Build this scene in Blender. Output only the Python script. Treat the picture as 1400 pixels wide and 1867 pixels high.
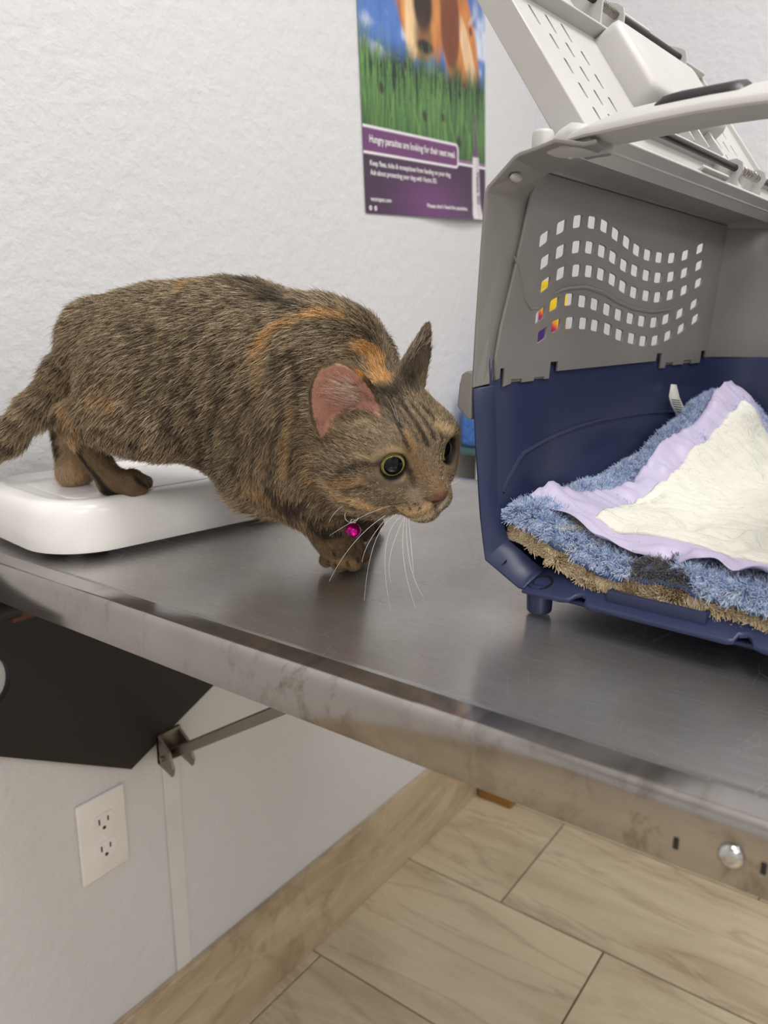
import bpy, bmesh, math, random
import numpy as np
from mathutils import Vector, Matrix
for _o in list(bpy.data.objects):
    bpy.data.objects.remove(_o, do_unlink=True)
SC = bpy.context.scene
COL = SC.collection
random.seed(7)
RNG = np.random.default_rng(11)

# ------------------------------------------------------------------ camera
F, CX, CY = 1416.0, 700.0, 933.5          # pinhole, in pixels of the 1400 x 1867 frame
_v1 = np.array([1060.0, -333.5, F]); _v2 = np.array([-2000.0, -342.5, F])
_X = _v1 / np.linalg.norm(_v1)
_Y = _v2 - _X * (_v2 @ _X); _Y /= np.linalg.norm(_Y)
_Z = np.cross(_X, _Y)
RC = np.stack([_X, _Y, _Z])                # world = RC @ (right, down, forward)
CAM = np.array([0.0, 0.0, 1.10])
TZ = 0.90                                  # table top height
WY = 0.811                                 # long wall plane
WX = 1.664                                 # end wall plane


def ray(px, py):
    return RC @ np.array([px - CX, py - CY, F])


def at(px, py, X=None, Y=None, Z=None):
    d = ray(px, py)
    if X is not None: t = (X - CAM[0]) / d[0]
    elif Y is not None: t = (Y - CAM[1]) / d[1]
    else: t = (Z - CAM[2]) / d[2]
    return CAM + t * d


def proj(P):
    c = RC.T @ (np.asarray(P, float) - CAM)
    return CX + F * c[0] / c[2], CY + F * c[1] / c[2]


cam_d = bpy.data.cameras.new('camera')
cam_d.sensor_width = 36.0
cam_d.sensor_fit = 'AUTO'
cam_d.lens = F / 1867.0 * 36.0
cam_d.clip_start = 0.02
cam_d.dof.use_dof = True
cam_d.dof.focus_distance = 0.60
cam_d.dof.aperture_fstop = 7.6
cam = bpy.data.objects.new('camera', cam_d)
COL.objects.link(cam)
_m = Matrix.Identity(4)
for i in range(3):
    _m[i][0] = RC[i, 0]; _m[i][1] = -RC[i, 1]; _m[i][2] = -RC[i, 2]; _m[i][3] = CAM[i]
cam.matrix_world = _m
SC.camera = cam

# ------------------------------------------------------------------ light
wd = bpy.data.worlds.new('world'); SC.world = wd
wd.use_nodes = True
wd.node_tree.nodes['Background'].inputs[0].default_value = (0.9, 0.95, 1.0, 1)
wd.node_tree.nodes['Background'].inputs[1].default_value = 0.05


def area_light(name, loc, sx, sy, power, color=(1, 1, 1)):
    l = bpy.data.lights.new(name, 'AREA'); l.shape = 'RECTANGLE'
    l.size = sx; l.size_y = sy; l.energy = power; l.color = color
    o = bpy.data.objects.new(name, l); COL.objects.link(o)
    o.location = loc
    return o


CEIL = 2.62
LIGHTS = [((0.50, -0.20), 27.0), ((0.80, -1.9), 22.0), ((-1.0, -1.1), 27.0)]
for (lx, ly), pw in LIGHTS:
    area_light('ceiling_lamp', (lx, ly, CEIL - 0.03), 1.16, 0.56, pw, (1.0, 0.985, 0.96))

SC.view_settings.view_transform = 'Standard'
SC.view_settings.look = 'None'
SC.view_settings.gamma = 1.0
SC.view_settings.use_curve_mapping = False
SC.view_settings.exposure = -0.36


# ------------------------------------------------------------------ helpers
def srgb(r, g, b):
    return tuple(((c / 255) / 12.92 if c / 255 <= 0.04045 else ((c / 255 + 0.055) / 1.055) ** 2.4) for c in (r, g, b))


def lin(c):
    c = np.asarray(c, float) / 255.0
    return np.where(c <= 0.04045, c / 12.92, ((c + 0.055) / 1.055) ** 2.4)


class NT:
    """short-hand for building a node tree"""
    def __init__(s, name):
        s.m = bpy.data.materials.new(name); s.m.use_nodes = True
        s.t = s.m.node_tree; s.n = s.t.nodes; s.b = s.n['Principled BSDF']

    def add(s, kind, **kw):
        nd = s.n.new(kind)
        for k, v in kw.items():
            setattr(nd, k, v)
        return nd

    def link(s, a, b): s.t.links.new(a, b)

    def set(s, **kw):
        for k, v in kw.items():
            s.b.inputs[k.replace('_', ' ')].default_value = v
        return s

    def ramp(s, fac, stops, interp='LINEAR'):
        r = s.add('ShaderNodeValToRGB'); r.color_ramp.interpolation = interp
        el = r.color_ramp.elements
        while len(el) < len(stops): el.new(0.5)
        for e, (p, c) in zip(el, stops):
            e.position = p; e.color = (*c, 1) if len(c) == 3 else c
        s.link(fac, r.inputs[0]); return r

    def coord(s, kind='Object', scale=(1, 1, 1), rot=(0, 0, 0), loc=(0, 0, 0)):
        tc = s.add('ShaderNodeTexCoord'); mp = s.add('ShaderNodeMapping')
        mp.inputs['Scale'].default_value = scale; mp.inputs['Rotation'].default_value = rot
        mp.inputs['Location'].default_value = loc
        s.link(tc.outputs[kind], mp.inputs[0]); return mp.outputs[0]

    def noise(s, vec, scale=5, detail=4, rough=0.5, dist=0.0):
        nz = s.add('ShaderNodeTexNoise'); nz.inputs['Scale'].default_value = scale
        nz.inputs['Detail'].default_value = detail; nz.inputs['Roughness'].default_value = rough
        nz.inputs['Distortion'].default_value = dist
        s.link(vec, nz.inputs['Vector']); return nz.outputs['Fac']

    def mix(s, fac, a, b, mode='MIX'):
        mx = s.add('ShaderNodeMix', data_type='RGBA', blend_type=mode)
        for v, i in ((fac, 0), (a, 6), (b, 7)):
            if hasattr(v, 'is_linked'): s.link(v, mx.inputs[i])
            elif i == 0: mx.inputs[0].default_value = v
            else: mx.inputs[i].default_value = (*v, 1)
        return mx.outputs[2]

    def math(s, op, a, b=0.5, clamp=False):
        md = s.add('ShaderNodeMath', operation=op, use_clamp=clamp)
        for v, i in ((a, 0), (b, 1)):
            if hasattr(v, 'is_linked'): s.link(v, md.inputs[i])
            else: md.inputs[i].default_value = v
        return md.outputs[0]

    def bump(s, h, strength=0.3, dist=0.001):
        bp = s.add('ShaderNodeBump'); bp.inputs['Strength'].default_value = strength
        bp.inputs['Distance'].default_value = dist
        s.link(h, bp.inputs['Height']); s.link(bp.outputs[0], s.b.inputs['Normal']); return bp


def plain(name, rgb, rough=0.5, metal=0.0, spec=0.5, grain=0.0, gscale=300, **kw):
    t = NT(name); c = srgb(*rgb)
    t.set(Base_Color=(*c, 1), Roughness=rough, Metallic=metal)
    t.b.inputs['Specular IOR Level'].default_value = spec
    v = t.coord('Object')
    nz = t.noise(v, 14, 3)
    t.link(t.ramp(nz, [(0.3, tuple(x * 0.95 for x in c)), (0.7, tuple(min(1, x * 1.04) for x in c))]).outputs[0], t.b.inputs['Base Color'])
    if grain:
        t.bump(t.noise(v, gscale, 2), grain, 0.0006)
    for k, val in kw.items():
        t.b.inputs[k.replace('_', ' ')].default_value = val
    return t.m


def link_obj(name, me, mat=None, parent=None, kind=None, smooth=None):
    o = bpy.data.objects.new(name, me); COL.objects.link(o)
    if mat is not None:
        for mm in (mat if isinstance(mat, (list, tuple)) else [mat]): me.materials.append(mm)
    if parent is not None: o.parent = parent
    if kind: o['kind'] = kind
    if smooth is not None and isinstance(me, bpy.types.Mesh):
        if smooth is True: me.shade_smooth()
        elif smooth > 0:
            me.shade_smooth()
            try: me.set_sharp_from_angle(angle=math.radians(smooth))
            except Exception: pass
    return o


def mesh(name, verts, faces, mat=None, parent=None, kind=None, smooth=None):
    me = bpy.data.meshes.new(name)
    me.from_pydata([tuple(map(float, v)) for v in verts], [], [tuple(int(i) for i in f) for f in faces])
    me.update()
    return link_obj(name, me, mat, parent, kind, smooth)


def bm_obj(name, bm, mat=None, parent=None, kind=None, smooth=40):
    bmesh.ops.recalc_face_normals(bm, faces=bm.faces)
    me = bpy.data.meshes.new(name); bm.to_mesh(me); bm.free()
    return link_obj(name, me, mat, parent, kind, smooth)


def np_mesh(name, V, Q, mat=None, parent=None, kind=None, smooth=True, colors=None):
    """verts (n,3), quads/tris (m,k)"""
    me = bpy.data.meshes.new(name)
    V = np.ascontiguousarray(V, np.float32); Q = np.ascontiguousarray(Q, np.int32)
    k = Q.shape[1]
    me.vertices.add(len(V)); me.vertices.foreach_set('co', V.ravel())
    me.loops.add(Q.size); me.loops.foreach_set('vertex_index', Q.ravel())
    me.polygons.add(len(Q)); me.polygons.foreach_set('loop_start', np.arange(0, Q.size, k, dtype=np.int32))
    me.polygons.foreach_set('loop_total', np.full(len(Q), k, np.int32))
    me.update(); me.validate()
    if colors is not None:
        ca = me.color_attributes.new('Col', 'FLOAT_COLOR', 'POINT')
        c4 = np.ones((len(V), 4), np.float32); c4[:, :3] = colors
        ca.data.foreach_set('color', c4.ravel())
    return link_obj(name, me, mat, parent, kind, smooth)


def thing(name, label, cat, loc=(0, 0, 0), rotz=0.0, group=None):
    o = bpy.data.objects.new(name, None); COL.objects.link(o)
    o.location = loc; o.rotation_euler = (0, 0, rotz); o.empty_display_size = 0.03
    return tag(o, label, cat, group)


def tag(o, label, cat, group=None):
    o['label'] = label; o['category'] = cat
    if group: o['group'] = group
    return o


def box_bm(bm, lo, hi, bev=0.0, seg=2, mtx=None):
    lo = Vector(lo); hi = Vector(hi)
    r = bmesh.ops.create_cube(bm, size=1.0)
    vs = r['verts']
    for v in vs:
        v.co = Vector((lo[i] + (v.co[i] + 0.5) * (hi[i] - lo[i]) for i in range(3)))
    if bev > 0:
        es = list({e for v in vs for e in v.link_edges})
        rr = bmesh.ops.bevel(bm, geom=es, offset=bev, segments=seg, profile=0.5, affect='EDGES')
        vs = list({v for f in rr['faces'] for v in f.verts} | {v for v in vs if v.is_valid})
    if mtx is not None:
        bmesh.ops.transform(bm, matrix=mtx, verts=vs)
    return vs


def box(name, lo, hi, mat, parent=None, bev=0.002, kind=None, seg=2):
    bm = bmesh.new(); box_bm(bm, lo, hi, bev, seg)
    return bm_obj(name, bm, mat, parent, kind)


def tube_bm(bm, pts, r, seg=12, caps=True):
    pts = [Vector(p) for p in pts]; n = len(pts)
    rs = r if isinstance(r, (list, tuple, np.ndarray)) else [r] * n
    rings = []; up = None
    for i, p in enumerate(pts):
        d = (pts[min(i + 1, n - 1)] - pts[max(i - 1, 0)]).normalized()
        if up is None:
            up = d.orthogonal().normalized()
        up = (up - d * up.dot(d)).normalized(); sd = d.cross(up)
        rings.append([bm.verts.new(p + (up * math.cos(2 * math.pi * k / seg) + sd * math.sin(2 * math.pi * k / seg)) * rs[i]) for k in range(seg)])
    for a, b in zip(rings, rings[1:]):
        for k in range(seg):
            bm.faces.new((a[k], a[(k + 1) % seg], b[(k + 1) % seg], b[k]))
    if caps:
        bm.faces.new(rings[0][::-1]); bm.faces.new(rings[-1])


def tube(name, pts, r, mat, parent=None, seg=12, kind=None):
    bm = bmesh.new(); tube_bm(bm, pts, r, seg)
    return bm_obj(name, bm, mat, parent, kind)


def lathe_bm(bm, prof, seg=24, mtx=None):
    """prof: list of (r, z); closed at the axis when r == 0"""
    rings = []
    allv = []
    for r, z in prof:
        if r < 1e-7:
            v = bm.verts.new((0, 0, z)); rings.append([v]); allv.append(v)
        else:
            rg = [bm.verts.new((r * math.cos(2 * math.pi * k / seg), r * math.sin(2 * math.pi * k / seg), z)) for k in range(seg)]
            rings.append(rg); allv += rg
    for a, b in zip(rings, rings[1:]):
        for k in range(seg):
            k2 = (k + 1) % seg
            if len(a) == 1 and len(b) == 1: continue
            if len(a) == 1: bm.faces.new((a[0], b[k2], b[k]))
            elif len(b) == 1: bm.faces.new((a[k], a[k2], b[0]))
            else: bm.faces.new((a[k], a[k2], b[k2], b[k]))
    if mtx is not None: bmesh.ops.transform(bm, matrix=mtx, verts=allv)
    return allv


def plate_2d(loops, thick, bevel=0.0, bres=1):
    """extruded flat plate with holes from 2-D closed loops (filled curve); returns a mesh lying in xy, centred on z=0"""
    cu = bpy.data.curves.new('outline', 'CURVE'); cu.dimensions = '2D'; cu.fill_mode = 'BOTH'
    cu.extrude = max(thick / 2 - bevel, 1e-5); cu.bevel_depth = bevel; cu.bevel_resolution = bres
    cu.offset = -bevel
    for lp in loops:
        sp = cu.splines.new('POLY'); sp.points.add(len(lp) - 1)
        for p, q in zip(sp.points, lp): p.co = (q[0], q[1], 0, 1)
        sp.use_cyclic_u = True
    ob = bpy.data.objects.new('outline', cu)
    COL.objects.link(ob)
    dg = bpy.context.evaluated_depsgraph_get()
    me = bpy.data.meshes.new_from_object(ob.evaluated_get(dg))
    bpy.data.objects.remove(ob, do_unlink=True); bpy.data.curves.remove(cu)
    return me


def map_mesh(me, fn):
    n = len(me.vertices); co = np.empty(n * 3, np.float32); me.vertices.foreach_get('co', co)
    co = fn(co.reshape(-1, 3).astype(float)); me.vertices.foreach_set('co', np.ascontiguousarray(co, np.float32).ravel()); me.update()
    return me


def rrect(w, h, r, n=6, cx=0.0, cy=0.0):
    pts = []
    for sx, sy, a0 in ((1, 1, 0), (-1, 1, 90), (-1, -1, 180), (1, -1, 270)):
        for k in range(n + 1):
            a = math.radians(a0 + 90 * k / n)
            pts.append((cx + sx * (w / 2 - r) + r * math.cos(a), cy + sy * (h / 2 - r) + r * math.sin(a)))
    return pts


def loft(name, loops, mat, parent=None, kind=None, smooth=35, cap0=True, cap1=True):
    V = []; Fc = []; n = len(loops[0])
    for lp in loops: V += [tuple(p) for p in lp]
    for i in range(len(loops) - 1):
        for k in range(n):
            k2 = (k + 1) % n
            Fc.append((i * n + k, i * n + k2, (i + 1) * n + k2, (i + 1) * n + k))
    if cap0: Fc.append(tuple(range(n))[::-1])
    if cap1: Fc.append(tuple((len(loops) - 1) * n + k for k in range(n)))
    return mesh(name, V, Fc, mat, parent, kind, smooth)


def value_noise(P, scale, seed=0):
    """smooth 3-D lattice noise in 0..1 for point arrays"""
    P = np.asarray(P, float) * scale
    i = np.floor(P).astype(np.int64); f = P - i; f = f * f * (3 - 2 * f)
    def h(ix, iy, iz):
        n_ = (ix * 374761393 + iy * 668265263 + iz * 2147483647 + seed * 974711) & 0xFFFFFFFF
        n_ = ((n_ ^ (n_ >> 13)) * 1274126177) & 0xFFFFFFFF
        return ((n_ ^ (n_ >> 16)) & 0xFFFF) / 65535.0
    r = 0
    for dx in (0, 1):
        for dy in (0, 1):
            for dz in (0, 1):
                wgt = (f[:, 0] if dx else 1 - f[:, 0]) * (f[:, 1] if dy else 1 - f[:, 1]) * (f[:, 2] if dz else 1 - f[:, 2])
                r = r + wgt * h(i[:, 0] + dx, i[:, 1] + dy, i[:, 2] + dz)
    return r


def hair_curves(name, roots, tips_pts, radius, colors, mat, parent, tip=0.15):
    """strands as one curves object. tips_pts: (N,K,3) including the root; radius per strand; colors (N,3)"""
    N, K, _ = tips_pts.shape
    hc = bpy.data.hair_curves.new(name)
    hc.add_curves([K] * N)
    hc.points.foreach_set('position', np.ascontiguousarray(tips_pts, np.float32).ravel())
    prof = np.linspace(1, tip, K) ** 0.8
    rad = (np.asarray(radius)[:, None] * prof[None, :]).astype(np.float32)
    at_ = hc.attributes.get('radius') or hc.attributes.new('radius', 'FLOAT', 'POINT')
    at_.data.foreach_set('value', rad.ravel())
    ca = hc.attributes.new('strand_color', 'FLOAT_COLOR', 'CURVE')
    c4 = np.ones((N, 4), np.float32); c4[:, :3] = colors
    ca.data.foreach_set('color', c4.ravel())
    o = bpy.data.objects.new(name, hc); COL.objects.link(o)
    hc.materials.append(mat)
    if parent is not None: o.parent = parent
    o['kind'] = 'stuff'
    return o


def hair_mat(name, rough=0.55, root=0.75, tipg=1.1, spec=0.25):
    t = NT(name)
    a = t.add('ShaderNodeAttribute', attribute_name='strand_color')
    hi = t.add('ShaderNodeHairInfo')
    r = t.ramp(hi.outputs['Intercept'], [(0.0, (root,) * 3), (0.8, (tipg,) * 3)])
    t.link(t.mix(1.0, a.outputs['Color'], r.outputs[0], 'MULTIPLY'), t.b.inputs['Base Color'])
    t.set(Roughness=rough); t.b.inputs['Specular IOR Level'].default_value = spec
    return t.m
# ------------------------------------------------------------------ room materials
def wall_mat(name, rgb, strength=0.8):
    t = NT(name); c = srgb(*rgb)
    v = t.coord('Object')
    n1 = t.noise(v, 150, 4, 0.6); n2 = t.noise(v, 48, 2, 0.5)
    h = t.math('ADD', t.math('MULTIPLY', n1, 0.6), n2)
    t.bump(h, strength, 0.0025)
    t.link(t.ramp(t.noise(v, 3, 2), [(0.3, tuple(x * 0.985 for x in c)), (0.7, c)]).outputs[0], t.b.inputs['Base Color'])
    t.set(Roughness=0.62)
    return t.m


def stone_mat(name, a, b, vein, along=(1.3, 7.0, 7.0), rough=0.3):
    t = NT(name)
    oi = t.add('ShaderNodeObjectInfo')
    tc = t.add('ShaderNodeTexCoord'); ad = t.add('ShaderNodeVectorMath', operation='ADD')
    cx = t.add('ShaderNodeCombineXYZ')
    t.link(t.math('MULTIPLY', oi.outputs['Random'], 37.0), cx.inputs[0]); t.link(t.math('MULTIPLY', oi.outputs['Random'], 11.0), cx.inputs[2])
    t.link(tc.outputs['Object'], ad.inputs[0]); t.link(cx.outputs[0], ad.inputs[1])
    mp = t.add('ShaderNodeMapping'); mp.inputs['Scale'].default_value = along
    mp.inputs['Rotation'].default_value = (0, 0, 0.16)
    t.link(ad.outputs[0], mp.inputs[0]); v = mp.outputs[0]
    base = t.ramp(t.noise(v, 2.2, 6, 0.6, 0.6), [(0.30, srgb(*b)), (0.52, srgb(*a)), (0.70, tuple(min(1, x * 1.12) for x in srgb(*a)))])
    n = t.noise(v, 1.5, 5, 0.55, 1.1)
    line = t.ramp(t.math('ABSOLUTE', t.math('SUBTRACT', n, 0.5)), [(0.0, (1, 1, 1)), (0.012, (0.5, 0.5, 0.5)), (0.035, (0, 0, 0))])
    n2 = t.noise(v, 2.7, 5, 0.55, 0.9)
    line2 = t.ramp(t.math('ABSOLUTE', t.math('SUBTRACT', n2, 0.47)), [(0.0, (0.6,) * 3), (0.03, (0, 0, 0))])
    col = t.mix(t.math('MULTIPLY', line.outputs[0], 0.42), base.outputs[0], srgb(*vein))
    col = t.mix(t.math('MULTIPLY', line2.outputs[0], 0.5), col, srgb(225, 210, 185))
    t.link(col, t.b.inputs['Base Color'])
    t.set(Roughness=rough)
    return t.m


M_wall = wall_mat('wall_paint', (219, 219, 221))
M_wall2 = wall_mat('wall_paint_end', (220, 220, 224))
M_ceil = plain('ceiling_paint', (238, 238, 236), 0.9)
M_tile = stone_mat('floor_stone', (208, 193, 166), (186, 168, 138), (150, 128, 100), along=(4.6, 1.0, 5.0))
M_base = stone_mat('baseboard_stone', (196, 178, 150), (172, 152, 122), (140, 118, 92), along=(1.2, 4.0, 4.2))
M_grout = plain('grout', (78, 72, 66), 0.9, grain=0.3)
M_trim = plain('white_plastic_strip', (221, 221, 220), 0.55)

X0, X1, Y0, Y1 = -1.7, WX, -3.0, WY


def slab(name, lo, hi, mat, kind='structure'):
    bm = bmesh.new(); box_bm(bm, lo, hi)
    return bm_obj(name, bm, mat, None, kind, smooth=None)


slab('wall_left', (X0 - 0.1, WY, -0.05), (WX + 0.1, WY + 0.1, CEIL + 0.1), M_wall)
slab('wall_back', (WX, Y0 - 0.1, -0.05), (WX + 0.1, WY, CEIL + 0.1), M_wall2)
slab('wall_front', (X0 - 0.1, Y0 - 0.1, -0.05), (X0, WY, CEIL + 0.1), M_wall2)
slab('wall_right', (X0, Y0 - 0.1, -0.05), (WX, Y0, CEIL + 0.1), M_wall2)
slab('ceiling', (X0, Y0, CEIL), (WX, WY, CEIL + 0.1), M_ceil)
floor = slab('floor', (X0, Y0, -0.06), (WX, WY, -0.007), M_grout)

# floor tiles: 0.309 x 0.618 planks in a third bond, each one its own piece
TW, TLn, G = 0.3091, 0.6182, 0.0032
rowx0 = 1.0865 * 1.10                      # a joint between two rows
tile_cache = {}
for r in range(-10, 3):
    xa = rowx0 + r * TW; xb = xa + TW
    if xb < X0 + 0.01 or xa > X1 - 0.01: continue
    # joint offsets read off the floor: row r=-1 has a joint at y=.34*1.1, r=0 at .52*1.1, r=-2 at .695*1.1
    y0 = (0.340 + 0.1905 * (r + 1)) * 1.10
    k0 = math.floor((Y0 - y0) / TLn)
    for k in range(k0, k0 + 9):
        ya = y0 + k * TLn; yb = ya + TLn
        lo = [max(xa + G / 2, X0), max(ya + G / 2, Y0)]; hi = [min(xb - G / 2, X1), min(yb - G / 2, Y1)]
        if hi[0] - lo[0] < 0.02 or hi[1] - lo[1] < 0.02: continue
        w_, h_ = round(hi[0] - lo[0], 4), round(hi[1] - lo[1], 4)
        key = (w_, h_)
        if key not in tile_cache:
            bm = bmesh.new(); box_bm(bm, (-w_ / 2, -h_ / 2, -0.007), (w_ / 2, h_ / 2, 0.0), 0.0008, 1)
            bmesh.ops.recalc_face_normals(bm, faces=bm.faces)
            me = bpy.data.meshes.new('tile'); bm.to_mesh(me); bm.free(); me.materials.append(M_tile); tile_cache[key] = me
        o = bpy.data.objects.new('tile', tile_cache[key]); COL.objects.link(o)
        o.location = ((lo[0] + hi[0]) / 2, (lo[1] + hi[1]) / 2, 0); o.parent = floor

BBH = 0.172
bm = bmesh.new(); box_bm(bm, (X0, WY - 0.012, 0.0), (WX, WY, BBH), 0.0015, 1)
bm_obj('baseboard_left', bm, M_base, None, 'structure')
bm = bmesh.new(); box_bm(bm, (WX - 0.012, Y0, 0.0), (WX, WY - 0.012, BBH), 0.0015, 1)
bm_obj('baseboard_back', bm, M_base, None, 'structure')
# flat cover strip running down the wall under the table
bm = bmesh.new(); box_bm(bm, (0.596, WY - 0.0025, BBH), (0.624, WY, 0.86), 0.0012, 1)
bm_obj('trim_1', bm, M_trim, None, 'structure')

# ceiling troffers
M_emit = NT('lamp_diffuser'); M_emit.set(Base_Color=(1, 1, 1, 1), Emission_Color=(1, 0.985, 0.96, 1), Emission_Strength=1.6); M_emit = M_emit.m
M_wmetal = plain('white_metal', (230, 230, 230), 0.4)
for i, ((lx, ly), pw) in enumerate(LIGHTS):
    t_ = thing('ceiling_light', ['recessed ceiling light panel over the exam table', 'recessed ceiling light panel far from the table by the back wall',
                                 'recessed ceiling light panel behind the viewer'][i], 'ceiling light', (lx, ly, CEIL))
    bm = bmesh.new()
    for lo, hi in (((-0.62, -0.32, -0.02), (0.62, -0.29, 0)), ((-0.62, 0.29, -0.02), (0.62, 0.32, 0)),
                   ((-0.62, -0.29, -0.02), (-0.59, 0.29, 0)), ((0.59, -0.29, -0.02), (0.62, 0.29, 0))):
        box_bm(bm, lo, hi)
    bm_obj('frame', bm, M_wmetal, t_)
    box('diffuser', (-0.59, -0.29, -0.012), (0.59, 0.29, -0.004), M_emit, t_, bev=0)
# ------------------------------------------------------------------ brushed steel
def steel_mat(name, edge=False):
    t = NT(name)
    v = t.coord('Object')
    vb = t.coord('Object', scale=(1400, 22.0, 60) if not edge else (900, 16.0, 1400))   # brushing runs along the table
    br = t.noise(vb, 1.0, 3, 0.6)
    cl = t.noise(v, 9, 4, 0.6)
    base = t.ramp(cl, [(0.3, srgb(186, 183, 179)), (0.7, srgb(202, 199, 195))] if not edge else [(0.3, srgb(160, 156, 153)), (0.7, srgb(176, 172, 169))]).outputs[0]
    if edge:
        # dried splashes and tape residue along the apron
        vs = t.coord('Object', scale=(1, 15, 11)); st = t.noise(vs, 3.2, 6, 0.72, 0.4)
        sm = t.ramp(st, [(0.50, (0, 0, 0)), (0.62, (1, 1, 1))]).outputs[0]
        big = t.ramp(t.noise(v, 6.5, 2), [(0.42, (0, 0, 0)), (0.56, (1, 1, 1))]).outputs[0]
        k = t.math('MULTIPLY', t.math('MULTIPLY', sm, big), 0.62)
        base = t.mix(k, base, srgb(112, 104, 88))
    t.link(base, t.b.inputs['Base Color'])
    # fine random scratches
    sc1 = t.add('ShaderNodeTexVoronoi', feature='DISTANCE_TO_EDGE'); sc1.inputs['Scale'].default_value = 1.0
    t.link(t.coord('Object', scale=(14, 46, 20), rot=(0, 0, 0.5)), sc1.inputs['Vector'])
    scr = t.ramp(sc1.outputs['Distance'], [(0.0, (1, 1, 1)), (0.006, (0, 0, 0))]).outputs[0]
    sc2 = t.ramp(t.noise(v, 25, 2), [(0.5, (0, 0, 0)), (0.62, (1, 1, 1))]).outputs[0]
    scm = t.math('MULTIPLY', scr, sc2)
    rg = t.add('ShaderNodeMapRange'); rg.inputs[1].default_value = 0.3; rg.inputs[2].default_value = 0.7
    rg.inputs[3].default_value = 0.17 if not edge else 0.11; rg.inputs[4].default_value = 0.29 if not edge else 0.19
    t.link(br, rg.inputs[0])
    t.link(t.math('ADD', rg.outputs[0], t.math('MULTIPLY', scm, 0.12)), t.b.inputs['Roughness'])
    t.bump(t.math('ADD', t.math('MULTIPLY', br, 0.6), t.math('MULTIPLY', scm, -0.2)), 0.10, 0.0003)
    t.set(Metallic=1.0)
    t.b.inputs['Anisotropic'].default_value = 0.65
    tg = t.add('ShaderNodeCombineXYZ'); tg.inputs[0].default_value = 1.0 if not edge else 0.02; tg.inputs[2].default_value = 0.0 if not edge else 1.0
    t.link(tg.outputs[0], t.b.inputs['Tangent'])
    # worn, hazy share of the surface: a second, broader metallic lobe
    b2 = t.add('ShaderNodeBsdfPrincipled'); b2.inputs['Metallic'].default_value = 1.0; b2.inputs['Roughness'].default_value = 0.52
    t.link(base, b2.inputs['Base Color'])
    mx = t.add('ShaderNodeMixShader'); mx.inputs[0].default_value = 0.40 if not edge else 0.2
    t.link(t.b.outputs[0], mx.inputs[1]); t.link(b2.outputs[0], mx.inputs[2])
    t.link(mx.outputs[0], t.n['Material Output'].inputs['Surface'])
    return t.m


M_steel = steel_mat('brushed_steel'); M_steel_e = steel_mat('stained_steel_apron', True)
M_black = plain('black_laminate', (17, 15, 14), 0.5)
M_dark = plain('dark_plastic', (30, 30, 32), 0.4)
M_chrome = plain('polished_steel', (200, 200, 200), 0.16, 1.0)
M_gun = plain('dull_steel', (150, 144, 134), 0.40, 1.0)

TX0, TX1, TY0, TY1 = 0.321, 0.913, -0.42, WY - 0.004
tbl = thing('exam_table', 'brushed stainless steel exam table fixed to the wall, under cat and carrier', 'table', (TX0, TY1, TZ))


def tl(x, y, z): return (x - TX0, y - TY1, z - TZ)


def sweep_y(name, prof, mat, y0, y1, closed=False, ny=2, smooth=50):
    V = []; Fc = []; n = len(prof)
    for j in range(ny):
        y = y0 + (y1 - y0) * j / (ny - 1)
        V += [tl(x, y, z) for x, z in prof]
    for j in range(ny - 1):
        for k in range(n if closed else n - 1):
            k2 = (k + 1) % n
            Fc.append((j * n + k, j * n + k2, (j + 1) * n + k2, (j + 1) * n + k))
    if closed:
        Fc += [tuple(range(n))[::-1], tuple((ny - 1) * n + k for k in range(n))]
    return mesh(name, V, Fc, mat, tbl, None, smooth)


def apron_prof(x, sgn):
    """rolled lip + vertical apron at a table edge; sgn +1 when the table lies towards +x"""
    p = []
    R_ = 0.006
    p.append((x + sgn * 0.021, TZ + 0.0))
    for k in range(7):
        a = math.radians(90 * k / 6)
        p.append((x + sgn * (R_ - R_ * math.sin(a)), TZ - R_ + R_ * math.cos(a)))
    p.append((x, TZ - 0.0335)); p.append((x + sgn * 0.0015, TZ - 0.0350)); p.append((x + sgn * 0.014, TZ - 0.0350))
    p.append((x + sgn * 0.014, TZ - 0.0335)); p.append((x + sgn * 0.003, TZ - 0.0335)); p.append((x + sgn * 0.0025, TZ - 0.008)); p.append((x + sgn * 0.021, TZ - 0.0035))
    return p


o = sweep_y('apron', apron_prof(TX0, 1), M_steel_e, TY0, TY1, True)
sweep_y('apron', apron_prof(TX1, -1), M_steel_e, TY0, TY1, True)
# the top: flat border, then a shallow dished field
prof = [(TX0 + 0.021, TZ), (TX0 + 0.0225, TZ - 0.0003), (TX0 + 0.026, TZ - 0.0016), (TX0 + 0.029, TZ - 0.002), (TX1 - 0.029, TZ - 0.002), (TX1 - 0.026, TZ - 0.0016), (TX1 - 0.0225, TZ - 0.0003), (TX1 - 0.021, TZ)]
prof += [(x, z - 0.0028) for x, z in prof[::-1]]
sweep_y('table_top', prof, M_steel, TY0, TY1, True)
mesh('end_apron', [tl(*p) for p in ((TX0, TY0 - 0.002, TZ), (TX1, TY0 - 0.002, TZ), (TX1, TY0 - 0.002, TZ - 0.034), (TX0, TY0 - 0.002, TZ - 0.034),
     (TX0, TY0, TZ), (TX1, TY0, TZ), (TX1, TY0, TZ - 0.034), (TX0, TY0, TZ - 0.034))],
     [(0, 1, 2, 3), (7, 6, 5, 4), (0, 4, 5, 1), (1, 5, 6, 2), (2, 6, 7, 3), (3, 7, 4, 0)], M_steel_e, tbl)
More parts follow.
